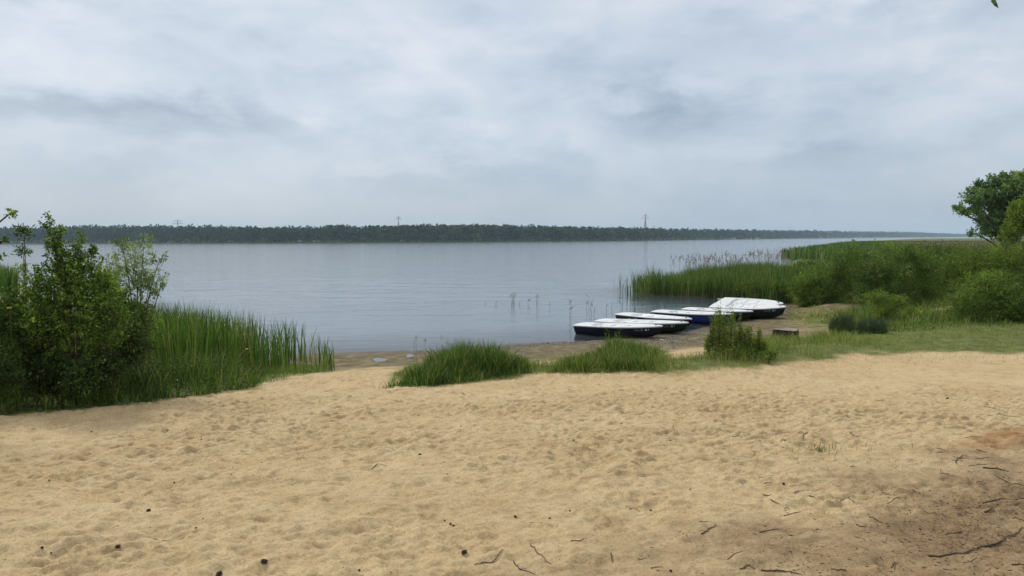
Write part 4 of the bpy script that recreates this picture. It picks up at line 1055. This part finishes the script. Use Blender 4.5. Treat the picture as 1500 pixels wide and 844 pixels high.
# --- right-hand scrub
SC = [
    (1440, 23.5, [CL(1440, 432, 23.5, 50, 34, 0.9), CL(1412, 445, 23.2, 32, 24, 0.6), CL(1475, 435, 23.5, 45, 42, 0.9), CL(1450, 412, 23.8, 34, 22, 0.7)], 'shrub', 'rounded light green willow bush standing forward on the lawn', 520, 0.085, 0.36, 0.5),
    (1325, 33.5, [CL(1298, 396, 33.5, 42, 30, 1.2), CL(1350, 392, 33.8, 48, 32, 1.2), CL(1325, 374, 34, 44, 20, 1.0), CL(1270, 400, 34, 32, 28, 1.0)], 'shrub', 'broad dark willow thicket in the middle of the scrub', 700, 0.11, 0.30, 0.9),
    (1450, 30, [CL(1425, 382, 30, 44, 28, 1.2), CL(1480, 376, 30, 46, 32, 1.2), CL(1452, 400, 30, 52, 32, 1.2), CL(1530, 380, 30, 60, 42, 1.2)], 'shrub_y', 'yellow green willow thicket behind the rounded bush, below the tall tree', 800, 0.11, 0.32, 0.7),
    (1220, 36, [CL(1228, 398, 36, 34, 30, 1.3), CL(1196, 410, 36, 28, 22, 1.2), CL(1248, 382, 36.5, 22, 22, 1.0), CL(1172, 418, 36.5, 24, 16, 1.0)], 'shrub', 'spiky topped willow bush behind the sandy hummock', 520, 0.12, 0.28, 1.1),
    (1125, 40.5, [CL(1120, 424, 40.5, 30, 19, 1.2), CL(1150, 424, 39.5, 26, 17, 1.0), CL(1092, 422, 42, 22, 14, 1.0)], 'shrub_y', 'low bright bush between the reed point and the rearmost boat', 360, 0.11, 0.4, 0.5),
    (1185, 38, [CL(1172, 428, 37, 20, 13, 0.8), CL(1200, 432, 37, 20, 12, 0.8)], 'shrub_y', 'small bright bush at the foot of the spiky willow', 200, 0.10, 0.4, 0.4),
    (1390, 36, [CL(1385, 380, 36, 54, 28, 1.4), CL(1405, 398, 35, 46, 32, 1.3), CL(1352, 366, 37, 30, 13, 1.0)], 'shrub', 'tall willow bush filling the gap between the two thickets', 560, 0.11, 0.30, 0.9),
    (1260, 43, [CL(1255, 376, 43, 32, 15, 1.2), CL(1300, 368, 44, 36, 14, 1.2), CL(1250, 360, 43, 6, 11, 0.3, 0.06), CL(1282, 361, 44, 7, 10, 0.3, 0.06)], 'willow', 'paler feathery willow tops showing above the scrub', 330, 0.13, 0.30, 1.1),
    (1200, 52, [CL(1190, 390, 52, 36, 12, 1.6), CL(1150, 400, 49, 30, 10, 1.6)], 'shrub', 'distant low bush where the scrub meets the lake', 300, 0.15, 0.35, 0.5),
    (1160, 44, [CL(1150, 412, 44, 26, 14, 1.3), CL(1178, 404, 44, 24, 15, 1.2), CL(1128, 418, 45, 22, 12, 1.2)], 'shrub', 'bush standing in the reeds between the spiky willow and the reed point', 330, 0.12, 0.3, 0.8),
    (1290, 28, [CL(1285, 436, 28, 24, 12, 0.7), CL(1315, 442, 27.5, 20, 10, 0.6)], 'shrub_y', 'low sprawling bush in the tall meadow grass before the dark thicket', 130, 0.09, 0.32, 0.7),
]
for px, y, cl, mat, lab, ns_, ll, lw, up in SC:
    for c in list(cl):
        g_ = gz1(c[0][0], c[0][1]); hh = c[0][2] - g_
        if hh > 0.7: cl.append((np.array([c[0][0] + rng.normal() * .2, c[0][1] - rng.uniform(0, .5), g_ + hh * 0.42]), c[1] * rng.uniform(.8, 1.1), c[2], hh * 0.5, c[4] * 0.9))
    ns_ = int(ns_ * 1.6)
    plant('willow_bush', gb(px, y), cl, lab, 'bush', mat, ns_, 26, ll, lw, trunk_r=0.035, up=up, spread=0.09, fork=0.45, tmin=0.05, parts=('stems', 'foliage'), group='willow bushes in the lakeside scrub', twig_r=0.006, stem_frac=0.06)

# tall tree over the scrub
TR = [(1470, 265, 30, 13), (1440, 278, 24, 14), (1428, 295, 14, 10), (1408, 306, 13, 9), (1432, 309, 15, 8), (1455, 300, 20, 13), (1485, 275, 26, 18), (1445, 330, 15, 9), (1430, 340, 10, 6), (1465, 322, 15, 12), (1500, 300, 26, 22),
      (1520, 265, 34, 20), (1540, 300, 40, 28), (1500, 260, 26, 12), (1425, 284, 12, 9), (1478, 340, 18, 12), (1452, 318, 18, 13), (1437, 322, 13, 9), (1460, 338, 18, 11), (1475, 322, 20, 16), (1450, 288, 24, 14), (1470, 300, 22, 16)]
cl = [CL(a, b_, 56 + rng.uniform(-1.2, 1.2), c * 0.9, d_ * 1.0, 1.2) for a, b_, c, d_ in TR]
plant('broadleaf_tree', gb(1487, 56), cl, 'tall spreading tree rising above the scrub with sky showing through its crown', 'tree', 'poplar', 950, 27, 0.23, 0.55, bark='bark_grey', trunk_r=0.30, up=0.25, spread=0.20, fork=0.12, tmin=0.25, twig_r=0.02, stem_frac=0.08)
plant('young_tree', gb(1487, 44), [CL(1490, 318, 44, 15, 30, 0.8), CL(1478, 338, 44, 13, 16, 0.7), CL(1510, 330, 44, 22, 26, 0.9)], 'yellow green young tree in front of the tall spreading tree', 'tree', 'shrub_y', 330, 24, 0.14, 0.5, trunk_r=0.07, up=0.7, spread=0.12, fork=0.3, twig_r=0.01)

# --- tree whose canopy shades the beach and whose twig hangs into view
tip = at(1453, -4, 6.2)
shade = [((9.0, -3.0, 10.5), 3.6, 3.6, 2.4), ((5.2, -4.0, 11.5), 3.4, 3.2, 2.2), ((11.0, 1.5, 9.8), 2.8, 2.8, 2.0), ((7.2, 1.8, 9.4), 2.2, 2.2, 1.5), ((8.5, -7.5, 10), 3, 3, 2.4), ((8.2, 4.6, 9.2), 1.7, 1.5, 1.2)]
tb_ = plant('linden_tree', (8.2, -2.2, gz1(8.2, -2.2)), [(np.array(a), b_, c, d_) for a, b_, c, d_ in shade], 'shade tree over the beach, a leafy twig tip hanging in at the top corner', 'tree', 'dark_leaf', 900, 30, 0.17, 0.8, bark='bark_grey', trunk_r=0.26, up=0.2, spread=0.28, fork=0.05, tmin=0.2, twig_r=0.012, stem_frac=0.1)
b = MB(); o_ = np.array([8.2, -2.2, gz1(8.2, -2.2)])
a0 = np.array([7.0, 1.8, 9.0]) - o_; e0 = tip + np.array([0.03, 0, 0.155]) - o_
tt = np.linspace(0, 1, 14); b.tube(bez(a0[None], ((a0 + e0) / 2 + [0, 0.6, 0.9])[None], e0[None], tt), 0.03 * (1 - tt) + 0.004, 6)
b.build('branch', MAT['bark_grey'], tb_, smooth=True)
lf = MB(); n = 6; P = np.tile(e0, (n, 1)) + np.column_stack([np.array([-.02, .03, .055, -.05, .02, .0]), rng.normal(size=n) * .03, np.array([-.16, -.17, -.10, 0, .03, .08])])
Dl = np.array([[-0.1, -.1, -1], [0.45, 0, -1], [0.8, .2, -.6], [-.8, .1, -.6], [.4, .5, -.4], [-.3, -.4, -.2]], float)
lf.leaves(P, Dl, 0.075, 0.050, np.array([.6, .3, .4, .5, .4, .3])); lf.build('twig_leaves', MAT['dark_leaf'], tb_)

# ------------------------------------------------------------------ small things on the sand
sandz = {}


def near_z(x, y):
    """height of the modelled sand with its dents"""
    j = min(len(xs) - 2, max(0, np.searchsorted(xs, x) - 1)); i = min(len(ys) - 2, max(0, np.searchsorted(ys, y) - 1))
    fx_ = (x - xs[j]) / (xs[j + 1] - xs[j]); fy_ = (y - ys[i]) / (ys[i + 1] - ys[i])
    return float((Z[i, j] * (1 - fx_) + Z[i, j + 1] * fx_) * (1 - fy_) + (Z[i + 1, j] * (1 - fx_) + Z[i + 1, j + 1] * fx_) * fy_)


def cone_mesh():
    mb = MB(); n = 15; z = np.linspace(-1, 1, 11); rad = np.sqrt(np.clip(1 - z ** 2, 0, 1)) ** 0.8 * 0.62 + 0.02
    mb.tube(np.column_stack([z * 0.9, 0 * z, 0 * z]), rad * 0.72, 10, 0.2)
    k = 90; i = np.arange(k); t = (i + .5) / k; zz = -0.9 + 1.75 * t; a = i * 2.39996
    rr = np.sqrt(np.clip(1 - zz ** 2, 0.05, 1)) * 0.55
    P = np.column_stack([zz, rr * .8 * np.cos(a), rr * .8 * np.sin(a)]); Dd = np.column_stack([np.full(k, .55), np.cos(a), np.sin(a)])
    mb.leaves(P, Dd, 0.32, 0.30, rng.uniform(0.1, 1, k), 0.2)
    return mb.build('pine_cone', MAT['cone'])


CON = [(680, 811, .034, 'largest pine cone, upright on the sand near the bottom middle'), (387, 828, .034, 'large dark pine cone near the bottom edge, alone on smooth sand'), (321, 840, .034, 'dark pine cone cut close to the bottom edge of the beach'), (218, 749, .03, 'dark pine cone in the middle of the trampled sand below the dark bushes'),
       (1388, 585, .045, 'black pine cone on pale sand below the rounded willow bush'), (173, 805, .028, 'half buried pine cone in a dent with crumbs around it'), (1148, 709, .028, 'pine cone on the brownish sand beside the first fallen twigs'), (615, 664, .026, 'round pine cone in the middle of the open sand')]
proto_c = None


def place_cone(px, py, s, lab, grp):
    global proto_c
    if proto_c is None: proto_c = cone_mesh(); o = proto_c
    else: o = proto_c.copy(); link(o)
    p = G(px, py); o.location = (p[0], p[1], near_z(p[0], p[1]) + s * 0.38); o.scale = (s, s, s); o.rotation_euler = (rng.uniform(-.4, .4), rng.uniform(-.5, .5), rng.uniform(0, 6.28))
    tag(o, lab, 'pine cone', grp)


for c in CON: place_cone(c[0], c[1], c[2] * 0.68, c[3], 'pine cones scattered on the sand')
small = [(134, 632), (155, 633), (246, 631), (267, 633), (295, 645), (291, 652), (370, 657), (383, 678), (255, 707), (72, 707), (321, 753), (298, 760), (287, 776), (339, 701), (675, 627), (651, 762), (665, 774), (840, 650), (910, 622), (982, 651), (773, 647), (1011, 716), (755, 755), (835, 749), (1130, 592), (1033, 585), (1347, 724), (1348, 777), (613, 609), (982, 839), (526, 835), (1120, 590), (660, 770), (805, 760), (953, 745), (62, 810), (75, 812), (438, 660), (1274, 540), (905, 563), (1404, 574), (1475, 615)]
for px, py in small:
    place_cone(px, py, rng.uniform(.008, .014), 'very small dark cone or bark crumb lying loose on the open sand', 'very small cones scattered on the sand')


def twig(pts_px, rad, label, forks=1):
    P = []
    for px, py in pts_px:
        p = G(px, py); P.append((p[0], p[1], near_z(p[0], p[1]) + rad * 0.6))
    P = np.array(P); tt = np.linspace(0, 1, len(P)); t2 = np.linspace(0, 1, 5 * len(P))
    Q = np.column_stack([np.interp(t2, tt, P[:, k]) for k in range(3)]); L = np.linalg.norm(P[-1] - P[0])
    Q[:, :2] += np.column_stack([fbm(t2 * 4 + rng.uniform(0, 99), t2 * 0, 1, 3), fbm(t2 * 4 + rng.uniform(0, 99), t2 * 0, 2, 3)]) * 0.05 * L
    Q[:, 2] = [near_z(a, b_) + rad * 0.7 for a, b_ in Q[:, :2]]
    c = Q[0].copy(); mb = MB(); rad = rad * (0.55 if pts_px[0][0] > 1000 else 0.40); mb.tube(Q - c, rad * (1 - 0.7 * t2) + 0.001, 6, rng.uniform(0.1, 0.7))
    for k in range(forks):
        i0 = rng.integers(2, len(Q) - 3); dr = Q[i0 + 2] - Q[i0]; dr /= np.linalg.norm(dr) + 1e-9; a = rng.choice([-1, 1]) * rng.uniform(.5, .9)
        dr = np.array([dr[0] * math.cos(a) - dr[1] * math.sin(a), dr[0] * math.sin(a) + dr[1] * math.cos(a), 0.12]); s = rng.uniform(.15, .4) * L
        e = np.array([Q[i0] + dr * s * f for f in (0, .35, .7, 1)]); e += rng.normal(size=e.shape) * .015 * L * [[0], [1], [1], [1]]
        e[:, 2] = [max(near_z(v[0], v[1]) + rad * .5, v[2] * 0 + near_z(v[0], v[1]) + rad * .5 + .02 * f) for v, f in zip(e, (0, .3, .6, 1))]
        mb.tube(e - c, rad * 0.55 * np.linspace(1, .3, 4), 5, rng.uniform(.1, .6))
    o = mb.build('fallen_twig', MAT['twig'], loc=c); tag(o, label, 'twig', 'fallen twigs on the sand')


twig([(1362, 815), (1400, 812), (1435, 806)], .010, 'long dark twig on the brown soil near the bottom corner', 2)
twig([(1435, 806), (1468, 800), (1484, 783), (1496, 775)], .010, 'forked dark twig bending up from the end of the long twig', 3)
twig([(1028, 785), (1037, 775), (1050, 771)], .008, 'kinked black twig lying alone on the orange tinged sand', 1)
twig([(1443, 588), (1456, 600), (1472, 605)], .008, 'sprig of thin dry twigs on pale sand below the willow scrub', 4)
twig([(1436, 609), (1460, 612), (1480, 603)], .006, 'second sprig of dry twigs crossing the first on pale sand', 4)
twig([(540, 686), (555, 682), (568, 683)], .006, 'thin curved twig alone on open sand below the large grass clump', 0)
twig([(695, 828), (720, 820), (738, 812)], .007, 'dry twig on the darker sand beside the largest pine cone', 2)
twig([(775, 800), (790, 815), (808, 826)], .008, 'dark twig leaning down to the right in the litter patch'.replace('to the right ', 'slope '), 1)
twig([(752, 822), (762, 835), (785, 842)], .008, 'forked twig at the bottom edge in the litter patch', 2)
twig([(895, 812), (897, 822)], .009, 'short thick stick standing out on orange sand at the bottom', 0)
twig([(1180, 722), (1220, 733), (1270, 737)], .008, 'long thin twig across the browner sand', 2)
twig([(1215, 731), (1240, 728), (1258, 735)], .005, 'fine twig lying against the long thin twig', 1)
twig([(1402, 680), (1406, 670), (1418, 665)], .007, 'hooked twig near the orange sand bank', 1)
twig([(1440, 687), (1460, 688), (1478, 692)], .012, 'stout dark stick on soil below the orange sand bank', 1)
twig([(1440, 735), (1470, 733), (1505, 731)], .009, 'straight dark stick beside the pale sand patch on the soil', 1)
twig([(1460, 700), (1480, 706), (1505, 710)], .008, 'dark twig running out of the picture on the soil', 2)
twig([(1112, 779), (1130, 776), (1142, 777)], .006, 'pale thin twig below the browner sand', 1)
twig([(1275, 755), (1290, 762), (1303, 769)], .006, 'slanting thin twig on brown soil', 1)
twig([(1115, 841), (1150, 838), (1175, 845)], .008, 'curved twig at the bottom edge of the brown soil', 2)
twig([(215, 783), (240, 784), (270, 782)], .006, 'thin pale twig in a trampled dent on the sand', 1)
twig([(1129, 738), (1142, 744)], .010, 'short thick brown stick half sunk in the sand', 0)
twig([(1240, 635), (1253, 640), (1262, 638)], .006, 'thin twig above the sparse grass blades', 1)
twig([(1176, 640), (1190, 634), (1196, 630)], .007, 'short bent twig before the sparse grass blades', 1)
twig([(1442, 753), (1456, 751)], .010, 'short stub of stick on the dark soil', 0)
twig([(1306, 830), (1312, 825), (1310, 835)], .007, 'small crooked twig near the bottom on brown soil', 1)
twig([(970, 640), (985, 627), (990, 624)], .006, 'fine grey twig on open sand', 2)
for k in range(60):
    px = 760 + 740 * rng.random() ** 0.6; py = rng.uniform(640, 842)
    if px < 1000 and py < 740: continue
    a = rng.uniform(-.5, .5); ln = rng.uniform(8, 26)
    twig([(px, py), (px + ln * .5, py + ln * .2 * a + rng.normal()), (px + ln, py + ln * a * .5)], rng.uniform(.0025, .005), 'short thin brown twig among the litter on the browner sand', int(rng.integers(0, 2)))
# litter of needles and bark on the soil
mb = MB(); q = pts_in(GP([(1600, 640), (1330, 680), (1050, 760), (880, 815), (640, 850), (500, 900), (1700, 900)]), 520)
sd = poly_sd(q[:, 0], q[:, 1], SOIL); q = q[rng.random(len(q)) < np.clip(0.10 + 0.5 * sd, 0.06, 1)]
P = np.column_stack([q, [near_z(a, b_) + .004 for a, b_ in q]]); n = len(P)
mb.leaves(P, rng.normal(size=(n, 3)) * [1, 1, .12], rng.uniform(.010, .05, n), rng.uniform(.002, .011, n), rng.uniform(0, 1, n), .1)
tag(mb.build('litter', MAT['litter']), 'dark needles and bark crumbs scattered over the brown soil', 'litter', kind='stuff')
mb = MB(); q = np.column_stack([rng.uniform(-8, 8, 5200), rng.uniform(3.6, 13, 5200)]); q = q[(poly_sd(q[:, 0], q[:, 1], GRASS_LEFT) < 0) & (fbm(q[:, 0] * .6, q[:, 1] * .6, 91, 2) > -.12)]
P = np.column_stack([q, [near_z(a, b_) + .003 for a, b_ in q]]); n = len(P)
mb.leaves(P, rng.normal(size=(n, 3)) * [1, 1, .12], rng.uniform(.006, .026, n), rng.uniform(.003, .008, n), rng.uniform(0, 1, n), .1)
tag(mb.build('litter', MAT['litter']), 'thin sprinkle of bark and needle crumbs over the pale sand', 'litter', kind='stuff')
# sparse grass on the sand
q = np.concatenate([rng.normal(size=(60, 2)) * [.5, .25] + G(1205, 662)[:2], rng.normal(size=(50, 2)) * [.6, .5] + G(1255, 672)[:2], rng.normal(size=(70, 2)) * [.10, .05] + G(1206, 661)[:2]])
P = np.column_stack([q, [near_z(a, b_) for a, b_ in q]]); mb = MB(); n = len(P)
mb.blades(P, rng.uniform(.03, .10, n), .005, rng.uniform(.2, .9, n), rng.uniform(0, 1, n), 2); tag(mb.build('grass', MAT['grass']), 'few thin green blades sprouting from the trampled sand', 'grass', kind='stuff')
# stones and shell debris on the mud
mb = MB(); q = pts_in(GP([(610, 516), (720, 512), (850, 503), (900, 500), (1000, 505), (1010, 490), (970, 494), (845, 500), (720, 508), (610, 513)]), 110)
q2 = pts_in(GP([(860, 520), (1030, 508), (1045, 495), (1000, 492), (900, 504)]), 22); q = np.concatenate([q, q2])
P = onground(q)
for p in P:
    s = rng.uniform(.010, .032) * (1 + 1.2 * (rng.random() < .06)); k = rng.normal(size=(8, 3)); k /= np.linalg.norm(k, axis=1)[:, None]
    V = np.array([[x, y, z] for x in (-1, 1) for y in (-1, 1) for z in (-1, 1)], float) * .6 + k * .25
    mb.add(V * s * [1.3, 1, .6] + p, np.array([[0, 1, 3, 2], [4, 6, 7, 5], [0, 4, 5, 1], [2, 3, 7, 6], [0, 2, 6, 4], [1, 5, 7, 3]]), rng.random() ** 1.5)
tag(mb.build('pebbles', MAT['pebble']), 'grey stones and mussel shells along the muddy waterline', 'pebbles', kind='stuff')

# ------------------------------------------------------------------ haze
hz = MB(); hz.box((0, 5000, 40), (21000, 14500, 88))
ho = hz.build('haze', None or noise_mat('haze_air', (0, 0, 0), (0, 0, 0), 1, 1, 0)); hm = ho.data.materials[0]
t = hm.node_tree
for nd in list(t.nodes):
    if nd.type != 'OUTPUT_MATERIAL': t.nodes.remove(nd)
pv = t.nodes.new('ShaderNodeVolumePrincipled'); pv.inputs['Color'].default_value = (0.66, 0.84, 1.0, 1); pv.inputs['Density'].default_value = 0.00012; pv.inputs['Anisotropy'].default_value = 0.0
t.links.new(pv.outputs[0], t.nodes['Material Output'].inputs['Volume'])
tag(ho, 'thin bluish haze over the lake', 'haze', kind='stuff')

# ------------------------------------------------------------------ sky and light
SUN_EL, SUN_AZ = R(42), R(-40)      # azimuth measured from +y towards +x
w = bpy.data.worlds.new('World'); S.world = w; w.use_nodes = True
wt = w.node_tree; n = wt.nodes; l = wt.links
bg = n['Background']


def mth(op, a, b_=None, c=None, clamp=False):
    q = n.new('ShaderNodeMath'); q.operation = op; q.use_clamp = clamp
    for i_, v in enumerate((a, b_, c)):
        if v is None: continue
        if isinstance(v, (int, float)): q.inputs[i_].default_value = v
        else: l.new(v, q.inputs[i_])
    return q.outputs[0]


sky = N(n, 'ShaderNodeTexSky', sky_type='NISHITA'); sky.sun_disc = False; sky.sun_elevation = SUN_EL; sky.sun_rotation = SUN_AZ
sky.air_density = 1.0; sky.dust_density = 2.0
tc = N(n, 'ShaderNodeTexCoord'); sp_ = N(n, 'ShaderNodeSeparateXYZ'); l.new(tc.outputs['Generated'], sp_.inputs[0])
dx, dy, dz = sp_.outputs
vs_ = N(n, 'ShaderNodeVectorMath', operation='MULTIPLY'); vs_.inputs[1].default_value = (1, 1, 2.3); l.new(tc.outputs['Generated'], vs_.inputs[0])
PV = vs_.outputs[0]


def wnoise(sc, det, rough, dist=0.0, off=0.0):
    mp = N(n, 'ShaderNodeMapping'); mp.inputs['Location'].default_value = (off, off * .7, off * .3); l.new(PV, mp.inputs['Vector'])
    q = N(n, 'ShaderNodeTexNoise', Scale=sc, Detail=det, Roughness=rough, Distortion=dist); l.new(mp.outputs[0], q.inputs['Vector']); return q.outputs['Fac']


big = wnoise(2.3, 5, 0.5, 0.25, 3.1); mid = wnoise(5.2, 7, 0.55, 0.3, 8.3); fine = wnoise(13.0, 6, 0.6, 0.3, 1.7)
puff = mth('SUBTRACT', 0.78, mth('ABSOLUTE', mth('MULTIPLY', mth('SUBTRACT', wnoise(4.2, 4, 0.5, 0.2, 5.9), 0.5), 2.6)))
cl_ = mth('ADD', mth('ADD', mth('ADD', mth('MULTIPLY', big, 0.36), mth('MULTIPLY', mid, 0.38)), mth('MULTIPLY', fine, 0.14)), mth('MULTIPLY', puff, 0.10))
# darker cloud bases at given bearings, edges broken by noise
az = mth('ARCTAN2', dx, dy); el = mth('ARCSINE', dz)
wz = mth('MULTIPLY', mth('SUBTRACT', mid, 0.5), 0.22); we = mth('MULTIPLY', mth('SUBTRACT', fine, 0.5), 0.09)
azw = mth('ADD', az, wz); elw = mth('ADD', mth('ADD', el, we), mth('MULTIPLY', mth('SUBTRACT', mid, 0.5), 0.07))


def blob(a, e, sa, se, amp):
    qa = mth('POWER', mth('DIVIDE', mth('ABSOLUTE', mth('SUBTRACT', azw, a)), sa), 2.0); qe = mth('POWER', mth('DIVIDE', mth('ABSOLUTE', mth('SUBTRACT', elw, e)), se), 2.0)
    return mth('MULTIPLY', mth('EXPONENT', mth('MULTIPLY', mth('ADD', qa, qe), -1.0)), amp)


tot = cl_
for a in ((-0.48, 0.155, 0.17, 0.022, -0.17), (-0.62, 0.160, 0.10, 0.02, -0.09), (0.215, 0.165, 0.09, 0.030, -0.15), (-0.11, 0.080, 0.15, 0.020, -0.09), (0.40, 0.10, 0.07, 0.012, -0.06), (0.56, 0.26, 0.18, 0.03, -0.07),
          (-0.05, 0.17, 0.06, 0.05, 0.10), (0.10, 0.155, 0.05, 0.02, 0.08), (0.60, 0.24, 0.10, 0.02, 0.09), (-0.10, 0.30, 0.25, 0.05, 0.06), (0.20, 0.22, 0.16, 0.025, 0.06), (-0.62, 0.30, 0.12, 0.04, 0.06), (0.5, 0.31, 0.2, 0.02, 0.06)):
    tot = mth('ADD', tot, blob(*a[:4], a[4] * 0.85))
cr = ramp(n, [(0.28, (0.30, 0.38, 0.49)), (0.44, (0.475, 0.56, 0.665)), (0.52, (0.585, 0.66, 0.755)), (0.63, (0.73, 0.77, 0.835))])
l.new(tot, cr.inputs['Fac'])
# low sky seen through more air
hr = N(n, 'ShaderNodeMapRange'); l.new(el, hr.inputs['Value']); hr.inputs['From Min'].default_value = 0.0; hr.inputs['From Max'].default_value = 0.15; hr.inputs['To Min'].default_value = 0.75; hr.inputs['To Max'].default_value = 0.0
hx = N(n, 'ShaderNodeMix', data_type='RGBA'); l.new(hr.outputs[0], hx.inputs[0]); l.new(cr.outputs['Color'], hx.inputs[6]); hx.inputs[7].default_value = (0.40, 0.49, 0.60, 1)
# overcast luminance rises towards the zenith
gn = N(n, 'ShaderNodeMapRange'); l.new(dz, gn.inputs['Value']); gn.inputs['From Min'].default_value = 0.30; gn.inputs['From Max'].default_value = 0.95; gn.inputs['To Min'].default_value = 0.0; gn.inputs['To Max'].default_value = 1.0
gm2 = N(n, 'ShaderNodeMix', data_type='RGBA', blend_type='MULTIPLY'); gm2.inputs[0].default_value = 1; l.new(hx.outputs[2], gm2.inputs[6])
gc = N(n, 'ShaderNodeMix', data_type='RGBA'); l.new(gn.outputs[0], gc.inputs[0]); gc.inputs[6].default_value = (1, 1, 1, 1); gc.inputs[7].default_value = (1.85, 1.62, 1.38, 1); l.new(gc.outputs[2], gm2.inputs[7])
sc = N(n, 'ShaderNodeMix', data_type='RGBA', blend_type='MULTIPLY'); sc.inputs[0].default_value = 1; sc.inputs[7].default_value = (6.6, 6.6, 6.6, 1); l.new(gm2.outputs[2], sc.inputs[6])
fx2 = N(n, 'ShaderNodeMix', data_type='RGBA'); fx2.inputs[0].default_value = 0.9; l.new(sky.outputs[0], fx2.inputs[6]); l.new(sc.outputs[2], fx2.inputs[7])
l.new(fx2.outputs[2], bg.inputs['Color']); bg.inputs['Strength'].default_value = 0.1

sl = bpy.data.lights.new('sun', 'SUN'); so = bpy.data.objects.new('sun', sl); link(so)
sl.energy = 1.5; sl.angle = R(10); sl.color = (1.0, 0.95, 0.88)
dv = Vector((math.sin(SUN_AZ) * math.cos(SUN_EL), math.cos(SUN_AZ) * math.cos(SUN_EL), math.sin(SUN_EL)))
so.rotation_euler = dv.to_track_quat('Z', 'Y').to_euler()
so.location = (-20, 40, 60)

vs = S.view_settings
vs.view_transform = 'Standard'; vs.look = 'None'; vs.exposure = 0.60; vs.gamma = 1; vs.use_curve_mapping = False
S.render.engine = 'CYCLES'
S.cycles.max_bounces = 6; S.cycles.diffuse_bounces = 3; S.cycles.glossy_bounces = 3; S.cycles.transmission_bounces = 4; S.cycles.transparent_max_bounces = 6; S.cycles.volume_bounces = 1
S.cycles.use_denoising = True
S.cycles.volume_step_rate = 4
